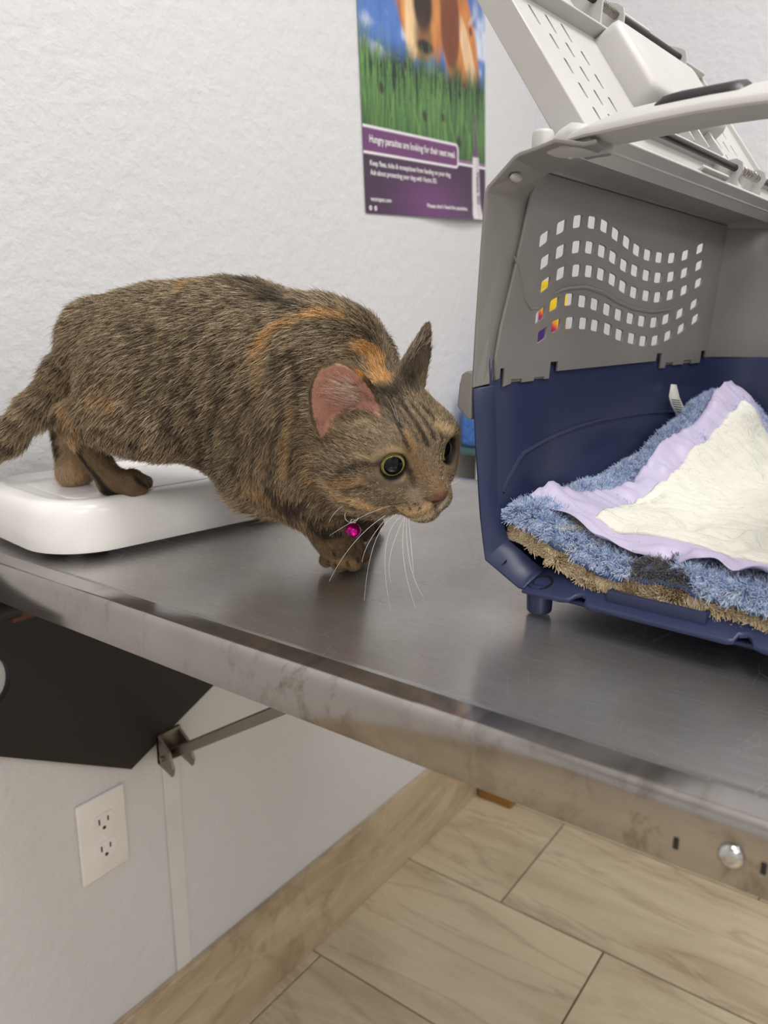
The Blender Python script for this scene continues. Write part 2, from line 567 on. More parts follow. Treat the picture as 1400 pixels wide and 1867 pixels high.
# domed screw and two little slots in the apron
P = at(1333, 1560, X=TX0)
bm = bmesh.new()
lathe_bm(bm, [(0.0056, 0), (0.0054, 0.0012), (0.0046, 0.0024), (0.0033, 0.0031), (0.0022, 0.0034), (0.0019, 0.0026), (0, 0.0026)], 24,
         Matrix.Translation(tl(TX0, P[1], P[2])) @ Matrix.Rotation(-math.pi / 2, 4, 'Y'))
o = bm_obj('screw', bm, M_chrome, tbl, smooth=60); o['label'] = 'shiny round screw head'
for px, py in ((1232, 1538), (1392, 1584)):
    P = at(px, py, X=TX0)
    q = tl(TX0, P[1], P[2])
    box('slot', (q[0] - 0.0004, q[1] - 0.0012, q[2] - 0.0027), (q[0] + 0.001, q[1] + 0.0012, q[2] + 0.0027), M_dark, tbl, bev=0)

# wall plate, clevis and stay under the table
yp = WY - 0.012
pl = [at(240, 1403, Y=yp), at(0, 1380, Y=yp)]
xk, zk = pl[0][0], pl[0][2]
sl = (pl[1][2] - zk) / (pl[1][0] - xk)
e2 = at(390, 1250, Y=yp); sl2 = (e2[2] - zk) / (e2[0] - xk)
hc_ = at(-8, 1242, Y=yp)
outline = [(xk, zk), (0.86, zk + sl2 * (0.86 - xk)), (0.86, TZ - 0.04), (0.24, TZ - 0.04), (0.24, zk + sl * (0.24 - xk))]
hole = [(hc_[0] + 0.017 * math.cos(a), hc_[2] + 0.026 * math.sin(a)) for a in np.linspace(0, 2 * math.pi, 24, endpoint=False)]
me = plate_2d([outline, hole], 0.012, 0.0008)
map_mesh(me, lambda c: np.stack([c[:, 0] - TX0, WY - 0.006 - c[:, 2] - TY1, c[:, 1] - TZ], 1))
link_obj('mounting_plate', me, M_black, tbl)
# hinge block tucked under the table at the wall
q = at(12, 1112, Y=WY - 0.05)
tube('hinge_barrel', [tl(q[0] - 0.03, q[1], q[2]), tl(q[0] + 0.012, q[1], q[2])], 0.011, M_dark, tbl, 20)
q = at(38, 1112, Y=WY - 0.03)
M_rust = plain('red_brown_block', (92, 52, 38), 0.5)
box('hinge_block', tl(q[0] - 0.016, q[1] - 0.012, q[2] - 0.008), tl(q[0] + 0.016, q[1] + 0.014, q[2] + 0.012), M_rust, tbl)
# clevis
cxp = at(318, 1372, X=0.60)
CXX = 0.60
cz = cxp[2]; cy = cxp[1]
bm = bmesh.new()
for sx in (-0.019, 0.015):
    pts = [(WY - 0.013, cz + 0.030), (WY - 0.013, cz - 0.012), (cy - 0.016, cz - 0.022), (cy - 0.019, cz - 0.010), (cy - 0.012, cz + 0.012)]
    vs = [[bm.verts.new(tl(CXX + sx + dx, y, z)) for y, z in pts] for dx in (0, 0.004)]
    bm.faces.new(vs[0]); bm.faces.new(vs[1][::-1])
    for k in range(5): bm.faces.new((vs[0][k], vs[1][k], vs[1][(k + 1) % 5], vs[0][(k + 1) % 5]))
box_bm(bm, tl(CXX - 0.019, WY - 0.017, cz - 0.012), tl(CXX + 0.019, WY - 0.012, cz + 0.030))
clv = bm_obj('clevis', bm, M_gun, tbl, smooth=None)
tube('pin', [tl(CXX - 0.023, cy, cz), tl(CXX + 0.023, cy, cz)], 0.0035, M_gun, clv, 14)
r1 = at(505, 1296, X=CXX); dirv = (r1 - np.array([CXX, cy, cz])); dirv /= dirv[1]
yend = cy + (TZ - 0.03 - cz) / dirv[2]
bm = bmesh.new()
p0 = Vector(tl(CXX, cy, cz)); p1 = Vector(tl(CXX, yend, TZ - 0.03))
dd = (p1 - p0).normalized(); sd = Vector((1, 0, 0)); uu = sd.cross(dd)
ring = []
for p in (p0, p1):
    ring.append([bm.verts.new(p + sd * (sx * 0.0068) + uu * (sz * 0.0068)) for sx, sz in ((-1, -1), (1, -1), (1, 1), (-1, 1))])
bm.faces.new(ring[0][::-1]); bm.faces.new(ring[1])
for k in range(4): bm.faces.new((ring[0][k], ring[0][(k + 1) % 4], ring[1][(k + 1) % 4], ring[1][k]))
bmesh.ops.bevel(bm, geom=list(bm.edges), offset=0.0008, segments=1, affect='EDGES')
bm_obj('stay_rod', bm, M_gun, tbl, smooth=None)

# ------------------------------------------------------------------ outlet
M_outlet = plain('outlet_plastic', (238, 235, 232), 0.35)
M_slot = plain('outlet_slot', (40, 36, 32), 0.7)
OC = at(186, 1520, Y=WY)
ot = thing('power_outlet', 'white duplex power outlet on the wall under the table', 'outlet', tuple(OC))
bm = bmesh.new(); box_bm(bm, (-0.0345, -0.005, -0.057), (0.0345, 0, 0.057), 0.002, 3)
bm_obj('cover_plate', bm, M_outlet, ot)
for s in (1, -1):
    lp = [(0.0172 * math.cos(a) if True else 0, max(-0.0125, min(0.0125, 0.0172 * math.sin(a)))) for a in np.linspace(0, 2 * math.pi, 40, endpoint=False)]
    V = [];
    for y in (-0.0035, -0.0062, -0.0066):
        k = 1.0 if y > -0.0065 else 0.97
        V.append([(x * k, y, s * 0.0195 + z * k) for x, z in lp])
    f = loft('socket', V, M_outlet, ot, smooth=None)
    for dx, w2, h2 in ((-0.0064, 0.0011, 0.0040), (0.0064, 0.0011, 0.0034)):
        box('slot', (dx - w2, -0.0068, s * 0.0195 + 0.003 - h2), (dx + w2, -0.0064, s * 0.0195 + 0.003 + h2), M_slot, f, bev=0)
    bm = bmesh.new(); lathe_bm(bm, [(0.0025, 0), (0.0025, 0.0004), (0, 0.0004)], 14, Matrix.Translation((0, -0.0064, s * 0.0195 - 0.0075)) @ Matrix.Rotation(math.pi / 2, 4, 'X'))
    bm_obj('ground_hole', bm, M_slot, f)
bm = bmesh.new(); lathe_bm(bm, [(0.0032, 0), (0.003, 0.0008), (0, 0.001)], 16, Matrix.Translation((0, -0.005, 0)) @ Matrix.Rotation(math.pi / 2, 4, 'X'))
bm_obj('screw', bm, M_outlet, ot)

# ------------------------------------------------------------------ baby scale
M_scale = plain('white_scale_plastic', (250, 247, 245), 0.22, spec=0.5)
SA = math.radians(-7.0)
SCO = np.array([0.3455, 0.5965, TZ])
sc_ = thing('weighing_scale', 'white low platform weighing scale on the steel table behind the cat', 'scale', tuple(SCO), SA)
SL, SD = 0.40, 0.197


def scale_loop(ins, z, r):
    return [(x, y, z) for x, y in rrect(SL - 2 * ins, SD - 2 * ins, max(r - ins, 0.008), 10, SL / 2, SD / 2)]


body = [scale_loop(i, z, 0.058) for i, z in ((0.004, 0.0060), (0.0012, 0.0050), (0.0003, 0.0080), (0.0, 0.020), (0.0008, 0.034), (0.0025, 0.0415), (0.0055, 0.0470), (0.0095, 0.0497), (0.0135, 0.0505),
                                             (0.018, 0.0505), (0.021, 0.0500), (0.0235, 0.0482), (0.026, 0.0472), (0.030, 0.0469), (0.045, 0.0468))]
loft('scale_body', body, M_scale, sc_, smooth=70)
pl_ = [scale_loop(i, z, 0.058) for i, z in ((0.040, 0.0466), (0.040, 0.0474), (0.041, 0.0478), (0.060, 0.0479))]
loft('platform', pl_, M_scale, sc_, smooth=50)
for fx, fy in ((0.07, 0.065), (SL - 0.07, 0.065), (0.07, SD - 0.05), (SL - 0.07, SD - 0.05)):
    bm = bmesh.new(); lathe_bm(bm, [(0, 0), (0.011, 0), (0.012, 0.002), (0.011, 0.0075), (0, 0.0075)], 20, Matrix.Translation((fx, fy, -0.0018)))
    bm_obj('rubber_foot', bm, M_dark, sc_)

# ------------------------------------------------------------------ poster
PA = math.radians(4.0)
PO = np.array([1.060, WY - 0.0012, 1.280]); PW, PH = 0.395, 0.62
pr = thing('wall_poster', 'purple and green dog parasite poster taped to the white wall above the cat', 'poster', tuple(PO))
pr.rotation_euler = (0, -PA, 0)
NX, NZ = 300, 470
gx = (np.arange(NX) + 0.5) / NX * PW; gz = (np.arange(NZ) + 0.5) / NZ * PH
GX, GZ = np.meshgrid(gx, gz)
P3 = np.stack([GX.ravel(), GZ.ravel(), np.zeros(GX.size)], 1)
img = np.zeros((NZ, NX, 3))


def paint(mask, rgb, soft=None):
    global img
    c = lin(rgb); m_ = np.clip(mask, 0, 1)[..., None]
    img = img * (1 - m_) + c * m_


def sstep(a, b, x):
    t_ = np.clip((x - a) / (b - a), 0, 1); return t_ * t_ * (3 - 2 * t_)


vn = lambda sc_x, sc_z, seed=0: value_noise(np.stack([GX.ravel() * sc_x, GZ.ravel() * sc_z, np.zeros(GX.size)], 1), 1, seed).reshape(NZ, NX)
sky = sstep(0.25, 0.6, GZ)
img[:] = lin((84, 124, 196)); paint(sky, (34, 70, 150))
cl = sstep(0.52, 0.75, vn(16, 22, 3) * 0.6 + vn(40, 50, 4) * 0.4 + 0.25 * np.exp(-((GX - 0.37) / 0.05) ** 2 - ((GZ - 0.30) / 0.035) ** 2) + 0.3 * np.exp(-((GX - 0.03) / 0.05) ** 2 - ((GZ - 0.345) / 0.02) ** 2))
paint(cl * 0.85, (222, 230, 242))
# dog: chest to the right, ear, muzzle, nose
def ell(cx, cz, rx, rz, rot=0.0, soft=0.12):
    c, s = math.cos(rot), math.sin(rot)
    u = ((GX - cx) * c + (GZ - cz) * s) / rx; v_ = (-(GX - cx) * s + (GZ - cz) * c) / rz
    return 1 - sstep(1 - soft, 1 + soft, np.sqrt(u * u + v_ * v_))


hairn = vn(220, 40, 9)
paint(ell(0.30, 0.30, 0.060, 0.12, 0.35), (205, 130, 62)); paint(ell(0.335, 0.27, 0.018, 0.085, 0.45) * 0.8, (238, 205, 165))
paint(ell(0.20, 0.42, 0.125, 0.15), (188, 112, 52))
paint(ell(0.265, 0.335, 0.034, 0.085, 0.1), (120, 62, 30)); paint(ell(0.128, 0.37, 0.022, 0.085, -0.05), (176, 96, 48))
paint(ell(0.175, 0.335, 0.060, 0.085), (222, 160, 92)); paint(ell(0.150, 0.31, 0.022, 0.07, -0.1) * 0.8, (246, 214, 165))
paint(ell(0.215, 0.32, 0.022, 0.07, 0.15) * 0.7, (196, 122, 58))
paint(ell(0.181, 0.335, 0.030, 0.040, 0, 0.25), (48, 28, 20)); paint(ell(0.181, 0.285, 0.026, 0.035, 0, 0.4) * 0.75, (70, 40, 26))
paint(ell(0.186, 0.272, 0.024, 0.010, 0, 0.4), (30, 18, 14))
for ex in (0.135, 0.235): paint(ell(ex, 0.46, 0.014, 0.012), (30, 18, 12))
img *= (0.86 + 0.28 * hairn[..., None]) * np.where(sky[..., None] > 2, 1, 1)
# grass: blades, back rows first
rg = np.random.default_rng(5)
top = 0.272 + 0.012 * np.sin(GX * 40)
paint(1 - sstep(0.225, 0.275, GZ + 0.02 * (vn(90, 20, 7) - 0.5)), (26, 44, 28))
for b in range(430):
    d = b / 430.0
    bx = rg.uniform(-0.02, PW + 0.02); edge = abs(bx / PW - 0.5) * 2
    hgt = 0.275 - 0.11 * d + 0.03 * edge ** 3 * (bx < 0.2) + rg.normal(0, 0.012)
    lean = rg.normal(0, 0.012); wdt = rg.uniform(0.0018, 0.0044) * (0.7 + 0.6 * d)
    zz = np.clip(gz, 0.08, None); tt = np.clip((zz - 0.08) / max(hgt - 0.08, 0.02), 0, 1.2)
    cxr = bx + lean * tt ** 2; wr = wdt * np.clip(1 - tt, 0, 1) ** 0.6
    i0 = max(int((bx - 0.03) / PW * NX), 0); i1 = min(int((bx + 0.03) / PW * NX) + 1, NX)
    if i1 <= i0: continue
    sub = GX[:, i0:i1]
    m_ = (1 - sstep(0.6, 1.3, np.abs(sub - cxr[:, None]) / np.maximum(wr[:, None], 1e-4))) * (tt[:, None] < 1)
    hue = rg.random(); col = lin((58 + 62 * hue, 108 + 56 * hue, 58 + 30 * hue)) * (0.30 + 0.85 * tt[:, None, None])
    m_ = m_[..., None] * 0.85
    img[:, i0:i1] = img[:, i0:i1] * (1 - m_) + col * m_
for (bx, bz, br) in ((0.055, 0.19, 0.006), (0.18, 0.165, 0.006), (0.125, 0.235, 0.004), (0.09, 0.125, 0.005), (0.24, 0.17, 0.005), (0.295, 0.135, 0.007), (0.30, 0.215, 0.004), (0.06, 0.335, 0.005), (0.34, 0.325, 0.005)):
    paint(ell(bx, bz, br, br * 1.5, 0.3, 0.4) * 0.85, (40, 24, 22))
for (bx, bz) in ((0.05, 0.338), (0.345, 0.345)): paint(ell(bx, bz, 0.016, 0.005, 0.7, 0.5) * 0.6, (190, 195, 205))
# purple foot of the poster
low = 1 - sstep(0.0985, 0.0995, GZ)
paint(low, (66, 44, 70)); glow = np.exp(-((GX - 0.19) / 0.10) ** 2 - ((GZ - 0.025) / 0.045) ** 2)
paint(low * glow * 0.9, (112, 62, 116))
paint(((GZ > 0.0985) & (GZ < 0.106) & (GX > 0.29)) * 1.0, (150, 105, 150)); paint(((GZ > 0.0965) & (GZ < 0.1) & (GX > 0.29)) * 1.0, (238, 235, 238))


def rr_sdf(x0, x1, z0, z1, r):
    qx = np.abs(GX - (x0 + x1) / 2) - ((x1 - x0) / 2 - r); qz = np.abs(GZ - (z0 + z1) / 2) - ((z1 - z0) / 2 - r)
    return np.hypot(np.maximum(qx, 0), np.maximum(qz, 0)) + np.minimum(np.maximum(qx, qz), 0) - r


d_ = rr_sdf(-0.05, 0.292, 0.090, 0.131, 0.010)
paint(1 - sstep(0.0, 0.0012, d_), (236, 232, 236)); paint(1 - sstep(-0.0040, -0.0028, d_), (112, 62, 112))
# applicator tube
tx = 0.357; 
wtube = np.interp(GZ, [0.0, 0.012, 0.03, 0.10, 0.113, 0.116], [0.0235, 0.0215, 0.016, 0.0135, 0.012, 0.010])
paint((1 - sstep(0.88, 1.02, np.abs(GX - tx) / wtube)) * (GZ < 0.1155) * (GZ > 0.002), (222, 216, 220))
paint((1 - sstep(0.35, 1.0, np.abs(GX - tx - 0.006) / 0.006)) * (GZ < 0.113) * (GZ > 0.004) * 0.5, (182, 170, 182))
wcap = np.interp(GZ, [0.115, 0.128, 0.135, 0.16, 0.19], [0.0085, 0.0075, 0.005, 0.0038, 0.0022])
paint((1 - sstep(0.8, 1.1, np.abs(GX - tx) / wcap)) * (GZ >= 0.115) * (GZ < 0.19), (108, 66, 110))
V = np.stack(np.meshgrid(np.linspace(0, PW, NX), [0.0], np.linspace(0, PH, NZ), indexing='ij'), -1).reshape(NX, NZ, 3)
curl = lambda X_, Z_: -0.0010 - 0.010 * np.exp(-Z_ / 0.02) * np.exp(-((X_ - 0.30) / 0.10) ** 2)
V[..., 1] = curl(V[..., 0], V[..., 2])
idx = np.arange(NX * NZ).reshape(NX, NZ)
Q = np.stack([idx[:-1, :-1], idx[1:, :-1], idx[1:, 1:], idx[:-1, 1:]], -1).reshape(-1, 4)
t = NT('poster_print'); a_ = t.add('ShaderNodeVertexColor', layer_name='Col'); t.link(a_.outputs[0], t.b.inputs['Base Color']); t.set(Roughness=0.35)
np_mesh('printed_sheet', V.reshape(-1, 3), Q, t.m, pr, smooth=True, colors=img.transpose(1, 0, 2).reshape(-1, 3))
M_ink = plain('white_ink', (244, 242, 244), 0.4); M_inkp = plain('purple_ink', (110, 72, 116), 0.4)


def text(name, s, x, z, width, height, mat, parent, rot=0.0, y=None, bold=0.018):
    cu = bpy.data.curves.new(name, 'FONT'); cu.body = s; cu.size = 1.0; cu.extrude = 0.0; cu.offset = bold; cu.resolution_u = 2
    ob = bpy.data.objects.new(name, cu); COL.objects.link(ob)
    dg = bpy.context.evaluated_depsgraph_get()
    me = bpy.data.meshes.new_from_object(ob.evaluated_get(dg)); bpy.data.objects.remove(ob, do_unlink=True); bpy.data.curves.remove(cu)
    co = np.empty(len(me.vertices) * 3); me.vertices.foreach_get('co', co); co = co.reshape(-1, 3)
    lo = co.min(0); hi = co.max(0)
    def fn(c):
        u = (c[:, 0] - lo[0]) / (hi[0] - lo[0]) * width; v_ = c[:, 1] / 0.70 * height
        cr, sr = math.cos(rot), math.sin(rot)
        X_ = x + u * cr - v_ * sr; Z_ = z + u * sr + v_ * cr
        return np.stack([X_, curl(X_, Z_) - 0.0007, Z_], 1)
    map_mesh(me, fn)
    return link_obj(name, me, mat, parent)


text('lettering', 'Hungry parasites are looking for their next meal.', 0.016, 0.1065, 0.264, 0.0110, M_ink, pr)
text('lettering', 'Keep fleas, ticks & mosquitoes from feeding on your dog.', 0.015, 0.0725, 0.248, 0.0078, M_ink, pr)
text('lettering', 'Ask about protecting your dog with Vectra 3D.', 0.015, 0.0585, 0.200, 0.0078, M_ink, pr)
text('lettering', 'vectrapet.com', 0.013, 0.0190, 0.058, 0.0066, M_ink, pr)
text('lettering', "Please don't feed the parasites.", 0.180, 0.0165, 0.138, 0.0066, M_ink, pr)
text('lettering', 'Vectra 3D', 0.360, 0.090, 0.060, 0.010, M_inkp, pr, rot=-math.pi / 2)
for dx in (0.012, 0.026):
    bm = bmesh.new(); lathe_bm(bm, [(0.0038, 0), (0.0026, 0.0002), (0.0016, 0.0002)], 16, Matrix.Translation((dx, -0.0016, 0.008)) @ Matrix.Rotation(math.pi / 2, 4, 'X'))
    bm_obj('printed_seal', bm, M_ink, pr)

# ------------------------------------------------------------------ counter, towel, carton in the corner
M_teal = plain('teal_laminate', (74, 104, 106), 0.4); M_cream = plain('cream_panel', (226, 224, 214), 0.5)
M_wood = plain('varnished_wood', (158, 112, 52), 0.45)
KX = 1.335
ct = thing('side_counter', 'narrow counter with teal top and pale legs in the corner behind the table', 'counter', (KX, WY - 0.012, 0.0))
zt0 = at(836, 816, X=KX)[2]; zt1 = at(836, 829, X=KX)[2]
box('counter_top', (0, -0.62, zt1), (WX - KX - 0.001, 0.010, zt0), M_teal, ct, 0.003)
for y in (-0.045,):
    box('leg_panel', (0.012, y - 0.018, 0.42), (WX - KX - 0.02, y, zt1), M_cream, ct, 0.002)
box('back_panel', (WX - KX - 0.03, -0.60, 0.55), (WX - KX - 0.015, 0.0, zt1), M_cream, ct, 0.002)
wb_ = thing('wood_block', 'small varnished wood block on the floor against the baseboard corner', 'block', (1.478, WY - 0.017, 0.0))
bm = bmesh.new(); box_bm(bm, (0, -0.088, 0.0), (0.10, 0.0, 0.07), 0.004, 2)
bm_obj('block_body', bm, M_wood, wb_)
M_towel = NT('blue_terry'); vv = M_towel.coord('Object')
M_towel.link(M_towel.ramp(M_towel.noise(vv, 120, 3, 0.7), [(0.3, srgb(52, 100, 190)), (0.7, srgb(104, 152, 226))]).outputs[0], M_towel.b.inputs['Base Color'])
M_towel.bump(M_towel.noise(vv, 260, 3), 0.9, 0.004); M_towel.set(Roughness=0.95); M_towel = M_towel.m
zt2 = at(840, 715, X=KX + 0.02)[2]
tw = thing('folded_towel', 'folded bright blue terry towel stacked on the teal counter', 'towel', (KX + 0.006, WY - 0.02, zt0))
nl = 1; hh = (zt2 - zt0) / nl
for k in range(nl):
    box('towel_fold', (0.002 * (k % 2), -0.27, k * hh + 0.0003), (0.09 - 0.004 * k, 0.0, (k + 1) * hh), M_towel, tw, 0.014, seg=4)
# small yellow-to-purple carton glimpsed through the carrier's holes
t = NT('carton_print'); vv = t.coord('Object')
sx = t.add('ShaderNodeSeparateXYZ'); t.link(vv, sx.inputs[0])
g_ = t.math('SUBTRACT', t.math('MULTIPLY', t.math('SUBTRACT', sx.outputs[2], 0.198), 12.0), t.math('MULTIPLY', t.math('SUBTRACT', sx.outputs[1], 0.141), 10.0))
t.link(t.ramp(g_, [(0.12, srgb(70, 26, 110)), (0.34, srgb(200, 40, 70)), (0.48, srgb(246, 170, 20)), (0.85, srgb(250, 215, 40))]).outputs[0], t.b.inputs['Base Color']); t.set(Roughness=0.35)
cb = thing('treat_carton', 'small yellow and purple carton on the counter behind the carrier', 'carton', (1.475, 0.50, zt0))
ca_top = at(1000, 512, X=1.455)[2] - zt0
cy0, cy1 = at(1019, 560, X=1.455)[1] - 0.50, at(981, 560, X=1.455)[1] - 0.50
bm = bmesh.new(); box_bm(bm, (-0.02, cy0, 0), (0.02, cy1, ca_top), 0.001, 1)
bm_obj('carton_box', bm, t.m, cb)
box('flap', (-0.0205, cy0 - 0.0005, ca_top - 0.012), (0.0205, cy1 + 0.0005, ca_top + 0.0006), t.m, cb, 0.0006)
# ------------------------------------------------------------------ pet carrier
CTH = math.radians(-5.0)
CO = np.array([0.478, 0.135, TZ])
CM = np.array([[math.cos(CTH), math.sin(CTH), 0], [-math.sin(CTH), math.cos(CTH), 0], [0, 0, 1.0]])


def Lc(px, py, u=None, v=None, w=None):
    d = CM @ ray(px, py); o_ = CM @ (CAM - CO)
    if u is not None: t_ = (u - o_[0]) / d[0]
    elif v is not None: t_ = (v - o_[1]) / d[1]
    else: t_ = (w - o_[2]) / d[2]
    return o_ + t_ * d


M_navy = plain('navy_plastic', (45, 54, 88), 0.36, grain=0.05, gscale=500)
M_grey_dim = plain('grey_plastic_shaded', (138, 135, 131), 0.38, grain=0.06, gscale=600)  # shell tone with its shade put into the colour; same plastic as the hatch
M_grey_lit = plain('grey_plastic_lit', (192, 190, 187), 0.42, grain=0.10, gscale=420)  # same plastic again, lightened as brightly lit, for hatch and handle
M_rubber = plain('black_grip', (24, 24, 26), 0.4)
M_rod = plain('black_rod', (12, 12, 13), 0.4)
M_spring = plain('spring_steel', (170, 166, 158), 0.3, 1.0)
car = thing('pet_carrier', 'navy and grey plastic pet carrier with open top hatch and no front door', 'carrier', tuple(CO), CTH)
TRAYLEN = 0.470


def plan(ins, b=0.0):
    """open plan outline of the carrier walls, from front-left round the back to front-right"""
    y = 0.136 - ins; x1 = TRAYLEN - ins
    pts = [(0.010, y), (0.10, y), (0.20, y), (0.32, y), (x1 - 0.038, y), (x1 - 0.020, y - 0.008), (x1 - 0.006, y - 0.024), (x1, y - 0.044)]
    return pts + [(x1, 0.0)] + [(x, -yy) for x, yy in pts[::-1]]


def wall_shell(name, levels, mat, thick):
    V = []; Fc = []
    for w, ins in levels:
        V += [(x, y, w) for x, y in plan(ins)]
    n = len(plan(0))
    for i in range(len(levels) - 1):
        for k in range(n - 1):
            Fc.append((i * n + k, i * n + k + 1, (i + 1) * n + k + 1, (i + 1) * n + k))
    return V, Fc, n


# lower tray: walls + floor in one shell, then solidified outwards
lv = [(0.015, 0.062), (0.0155, 0.046), (0.026, 0.027), (0.036, 0.0165), (0.050, 0.0085), (0.075, 0.0055), (0.120, 0.0022), (0.167, 0.0), (0.178, -0.0002)]
V, Fc, n = wall_shell('tray', lv, M_navy, 0.003)
# floor polygon
Fc.append(tuple(range(n))[::-1])
tray = mesh('tray', V, Fc, M_navy, car, None, 35)
md = tray.modifiers.new('thick', 'SOLIDIFY'); md.thickness = 0.003; md.offset = -1.0


def strip(name, loops, mat, parent, thick=0.0026, offset=0.0, mirror=True, bev=0.0008, smooth=30):
    """surface through loops of (u,v,w); mirrored in v; solidified"""
    V = []; Fc = []
    def put(lps, flip):
        b = len(V); n_ = len(lps[0])
        for lp in lps: V.extend(lp)
        for i in range(len(lps) - 1):
            for k in range(n_ - 1):
                f = (b + i * n_ + k, b + i * n_ + k + 1, b + (i + 1) * n_ + k + 1, b + (i + 1) * n_ + k)
                Fc.append(f[::-1] if flip else f)
    put(loops, False)
    def fin():
        o_ = mesh(name, V, Fc, mat, parent, None, smooth)
        m1 = o_.modifiers.new('thick', 'SOLIDIFY'); m1.thickness = thick; m1.offset = offset
        if bev:
            m2 = o_.modifiers.new('soft', 'BEVEL'); m2.width = bev; m2.segments = 2; m2.limit_method = 'ANGLE'; m2.angle_limit = 0.7
        return o_
    r_ = fin()
    if mirror:
        V.clear(); Fc.clear()
        put([[(u, -v, w) for u, v, w in lp] for lp in loops], True); fin()
    return r_


def dens(pts, n_=3):
    out = []
    for a, b in zip(pts, pts[1:]):
        for k in range(n_): out.append(tuple(a[i] + (b[i] - a[i]) * k / n_ for i in range(3)))
    return out + [pts[-1]]


# navy front flange (posts and lower corner)
outer = [(0, 0.1445, 0.1575), (0, 0.1405, 0.115), (0, 0.1345, 0.065), (0, 0.1290, 0.033), (0, 0.1000, 0.0180), (0, 0.0950, 0.0178)]
inner = [(0.012, 0.1345, 0.160), (0.013, 0.1310, 0.115), (0.0145, 0.1290, 0.075), (0.0160, 0.1200, 0.047), (0.0210, 0.0960, 0.0300), (0.0215, 0.0900, 0.0285)]
mid = [tuple(np.array(a) * 0.5 + np.array(b) * 0.5 + np.array([-0.0015, 0, 0])) for a, b in zip(outer, inner)]
back = [(0.006, a[1] + 0.0012, a[2] - 0.0012) for a in outer]
strip('front_flange', [dens(outer), dens(mid), dens(inner)], M_navy, car, 0.0030, 0.0)
# sill with notches: plate outlined in (v, distance inwards)
vv_ = [(0.0965, 0), (0.0665, 0), (0.0600, 0.0015), (0.0575, 0.0060), (0.0545, 0.0085), (0.0500, 0.0070), (0.0490, 0.0015), (0.0450, 0)]
half = vv_ + []
edge = [(v, t_) for v, t_ in half] + [(-v, t_) for v, t_ in half[::-1]]
loop = edge + [(-0.0965, 0.0235), (0.0965, 0.0235)]
me = plate_2d([loop], 0.0034, 0.0012, 2)
def _sill(c):
    tt = np.clip(c[:, 1] / 0.0235, -0.1, 1.1)
    return np.stack([c[:, 1] - 0.0005, c[:, 0], 0.0160 + 0.0115 * tt + c[:, 2]], 1)
link_obj('sill', map_mesh(me, _sill), M_navy, car, smooth=40)
# locating bar on the sill
bm = bmesh.new()
for lo, hi in (((0.0065, -0.030, 0.0190), (0.0105, 0.036, 0.0290)), ((0.0105, 0.0325, 0.0195), (0.0150, 0.036, 0.0290)), ((0.0105, -0.030, 0.0195), (0.0150, -0.0265, 0.0290))):
    box_bm(bm, lo, hi, 0.0011, 2)
bm_obj('locating_bar', bm, M_navy, car)
# pegs and holes
for s in (1, -1):
    bm = bmesh.new()
    lathe_bm(bm, [(0, 0), (0.0082, 0), (0.0090, 0.0012), (0.0096, 0.017), (0.0096, 0.0215), (0, 0.0215)], 28, Matrix.Translation((0.0115, s * 0.0885, 0)))
    bm_obj('foot', bm, M_navy, car)
    bm = bmesh.new()
    lathe_bm(bm, [(0, -0.004), (0.0058, -0.004), (0.0062, 0.0002), (0.0074, 0.0004), (0.0078, -0.0004), (0.0078, -0.0015)], 28, Matrix.Translation((0.0095, s * 0.0860, 0.0232)) @ Matrix.Rotation(-0.46, 4, 'Y'))
    bm_obj('peg_hole', bm, M_rubber, car, smooth=30)
    bm = bmesh.new(); lathe_bm(bm, [(0, 0), (0.0098, 0), (0.0105, 0.002), (0.0115, 0.030), (0, 0.030)], 20, Matrix.Translation((TRAYLEN - 0.075, s * 0.085, 0)))
    bm_obj('foot', bm, M_navy, car)
    bm = bmesh.new()
    lathe_bm(bm, [(0, 0), (0.0036, 0), (0.0036, 0.0006), (0, 0.0006)], 18, Matrix.Translation((0.0052, s * 0.1180, 0.0312)) @ Matrix.Rotation(-s * 0.55, 4, 'X') @ Matrix.Rotation(-0.55, 4, 'Y') @ Matrix.Scale(1.5, 4, (0, 1, 0)))
    bm_obj('bolt_hole', bm, M_rubber, car)
# long ribs under the tray: the body sits on these
# embossed arc on the inside of the navy wall
arc = [(0.0235, 0.080), (0.030, 0.0875), (0.038, 0.0945), (0.046, 0.1015), (0.055, 0.1065), (0.075, 0.1105), (0.100, 0.1145), (0.145, 0.1185), (0.190, 0.120), (0.240, 0.1195), (0.290, 0.1185), (0.345, 0.115), (0.375, 0.112)]
def wallv(w): return float(np.interp(w, [0.026, 0.036, 0.05, 0.075, 0.12, 0.167], [0.086, 0.118, 0.1275, 0.1305, 0.1338, 0.136]))
for s in (1, -1):
    tube('embossed_arc', [(u, s * (wallv(w) - 0.0002), w) for u, w in arc], 0.0016, M_navy, car, 8)

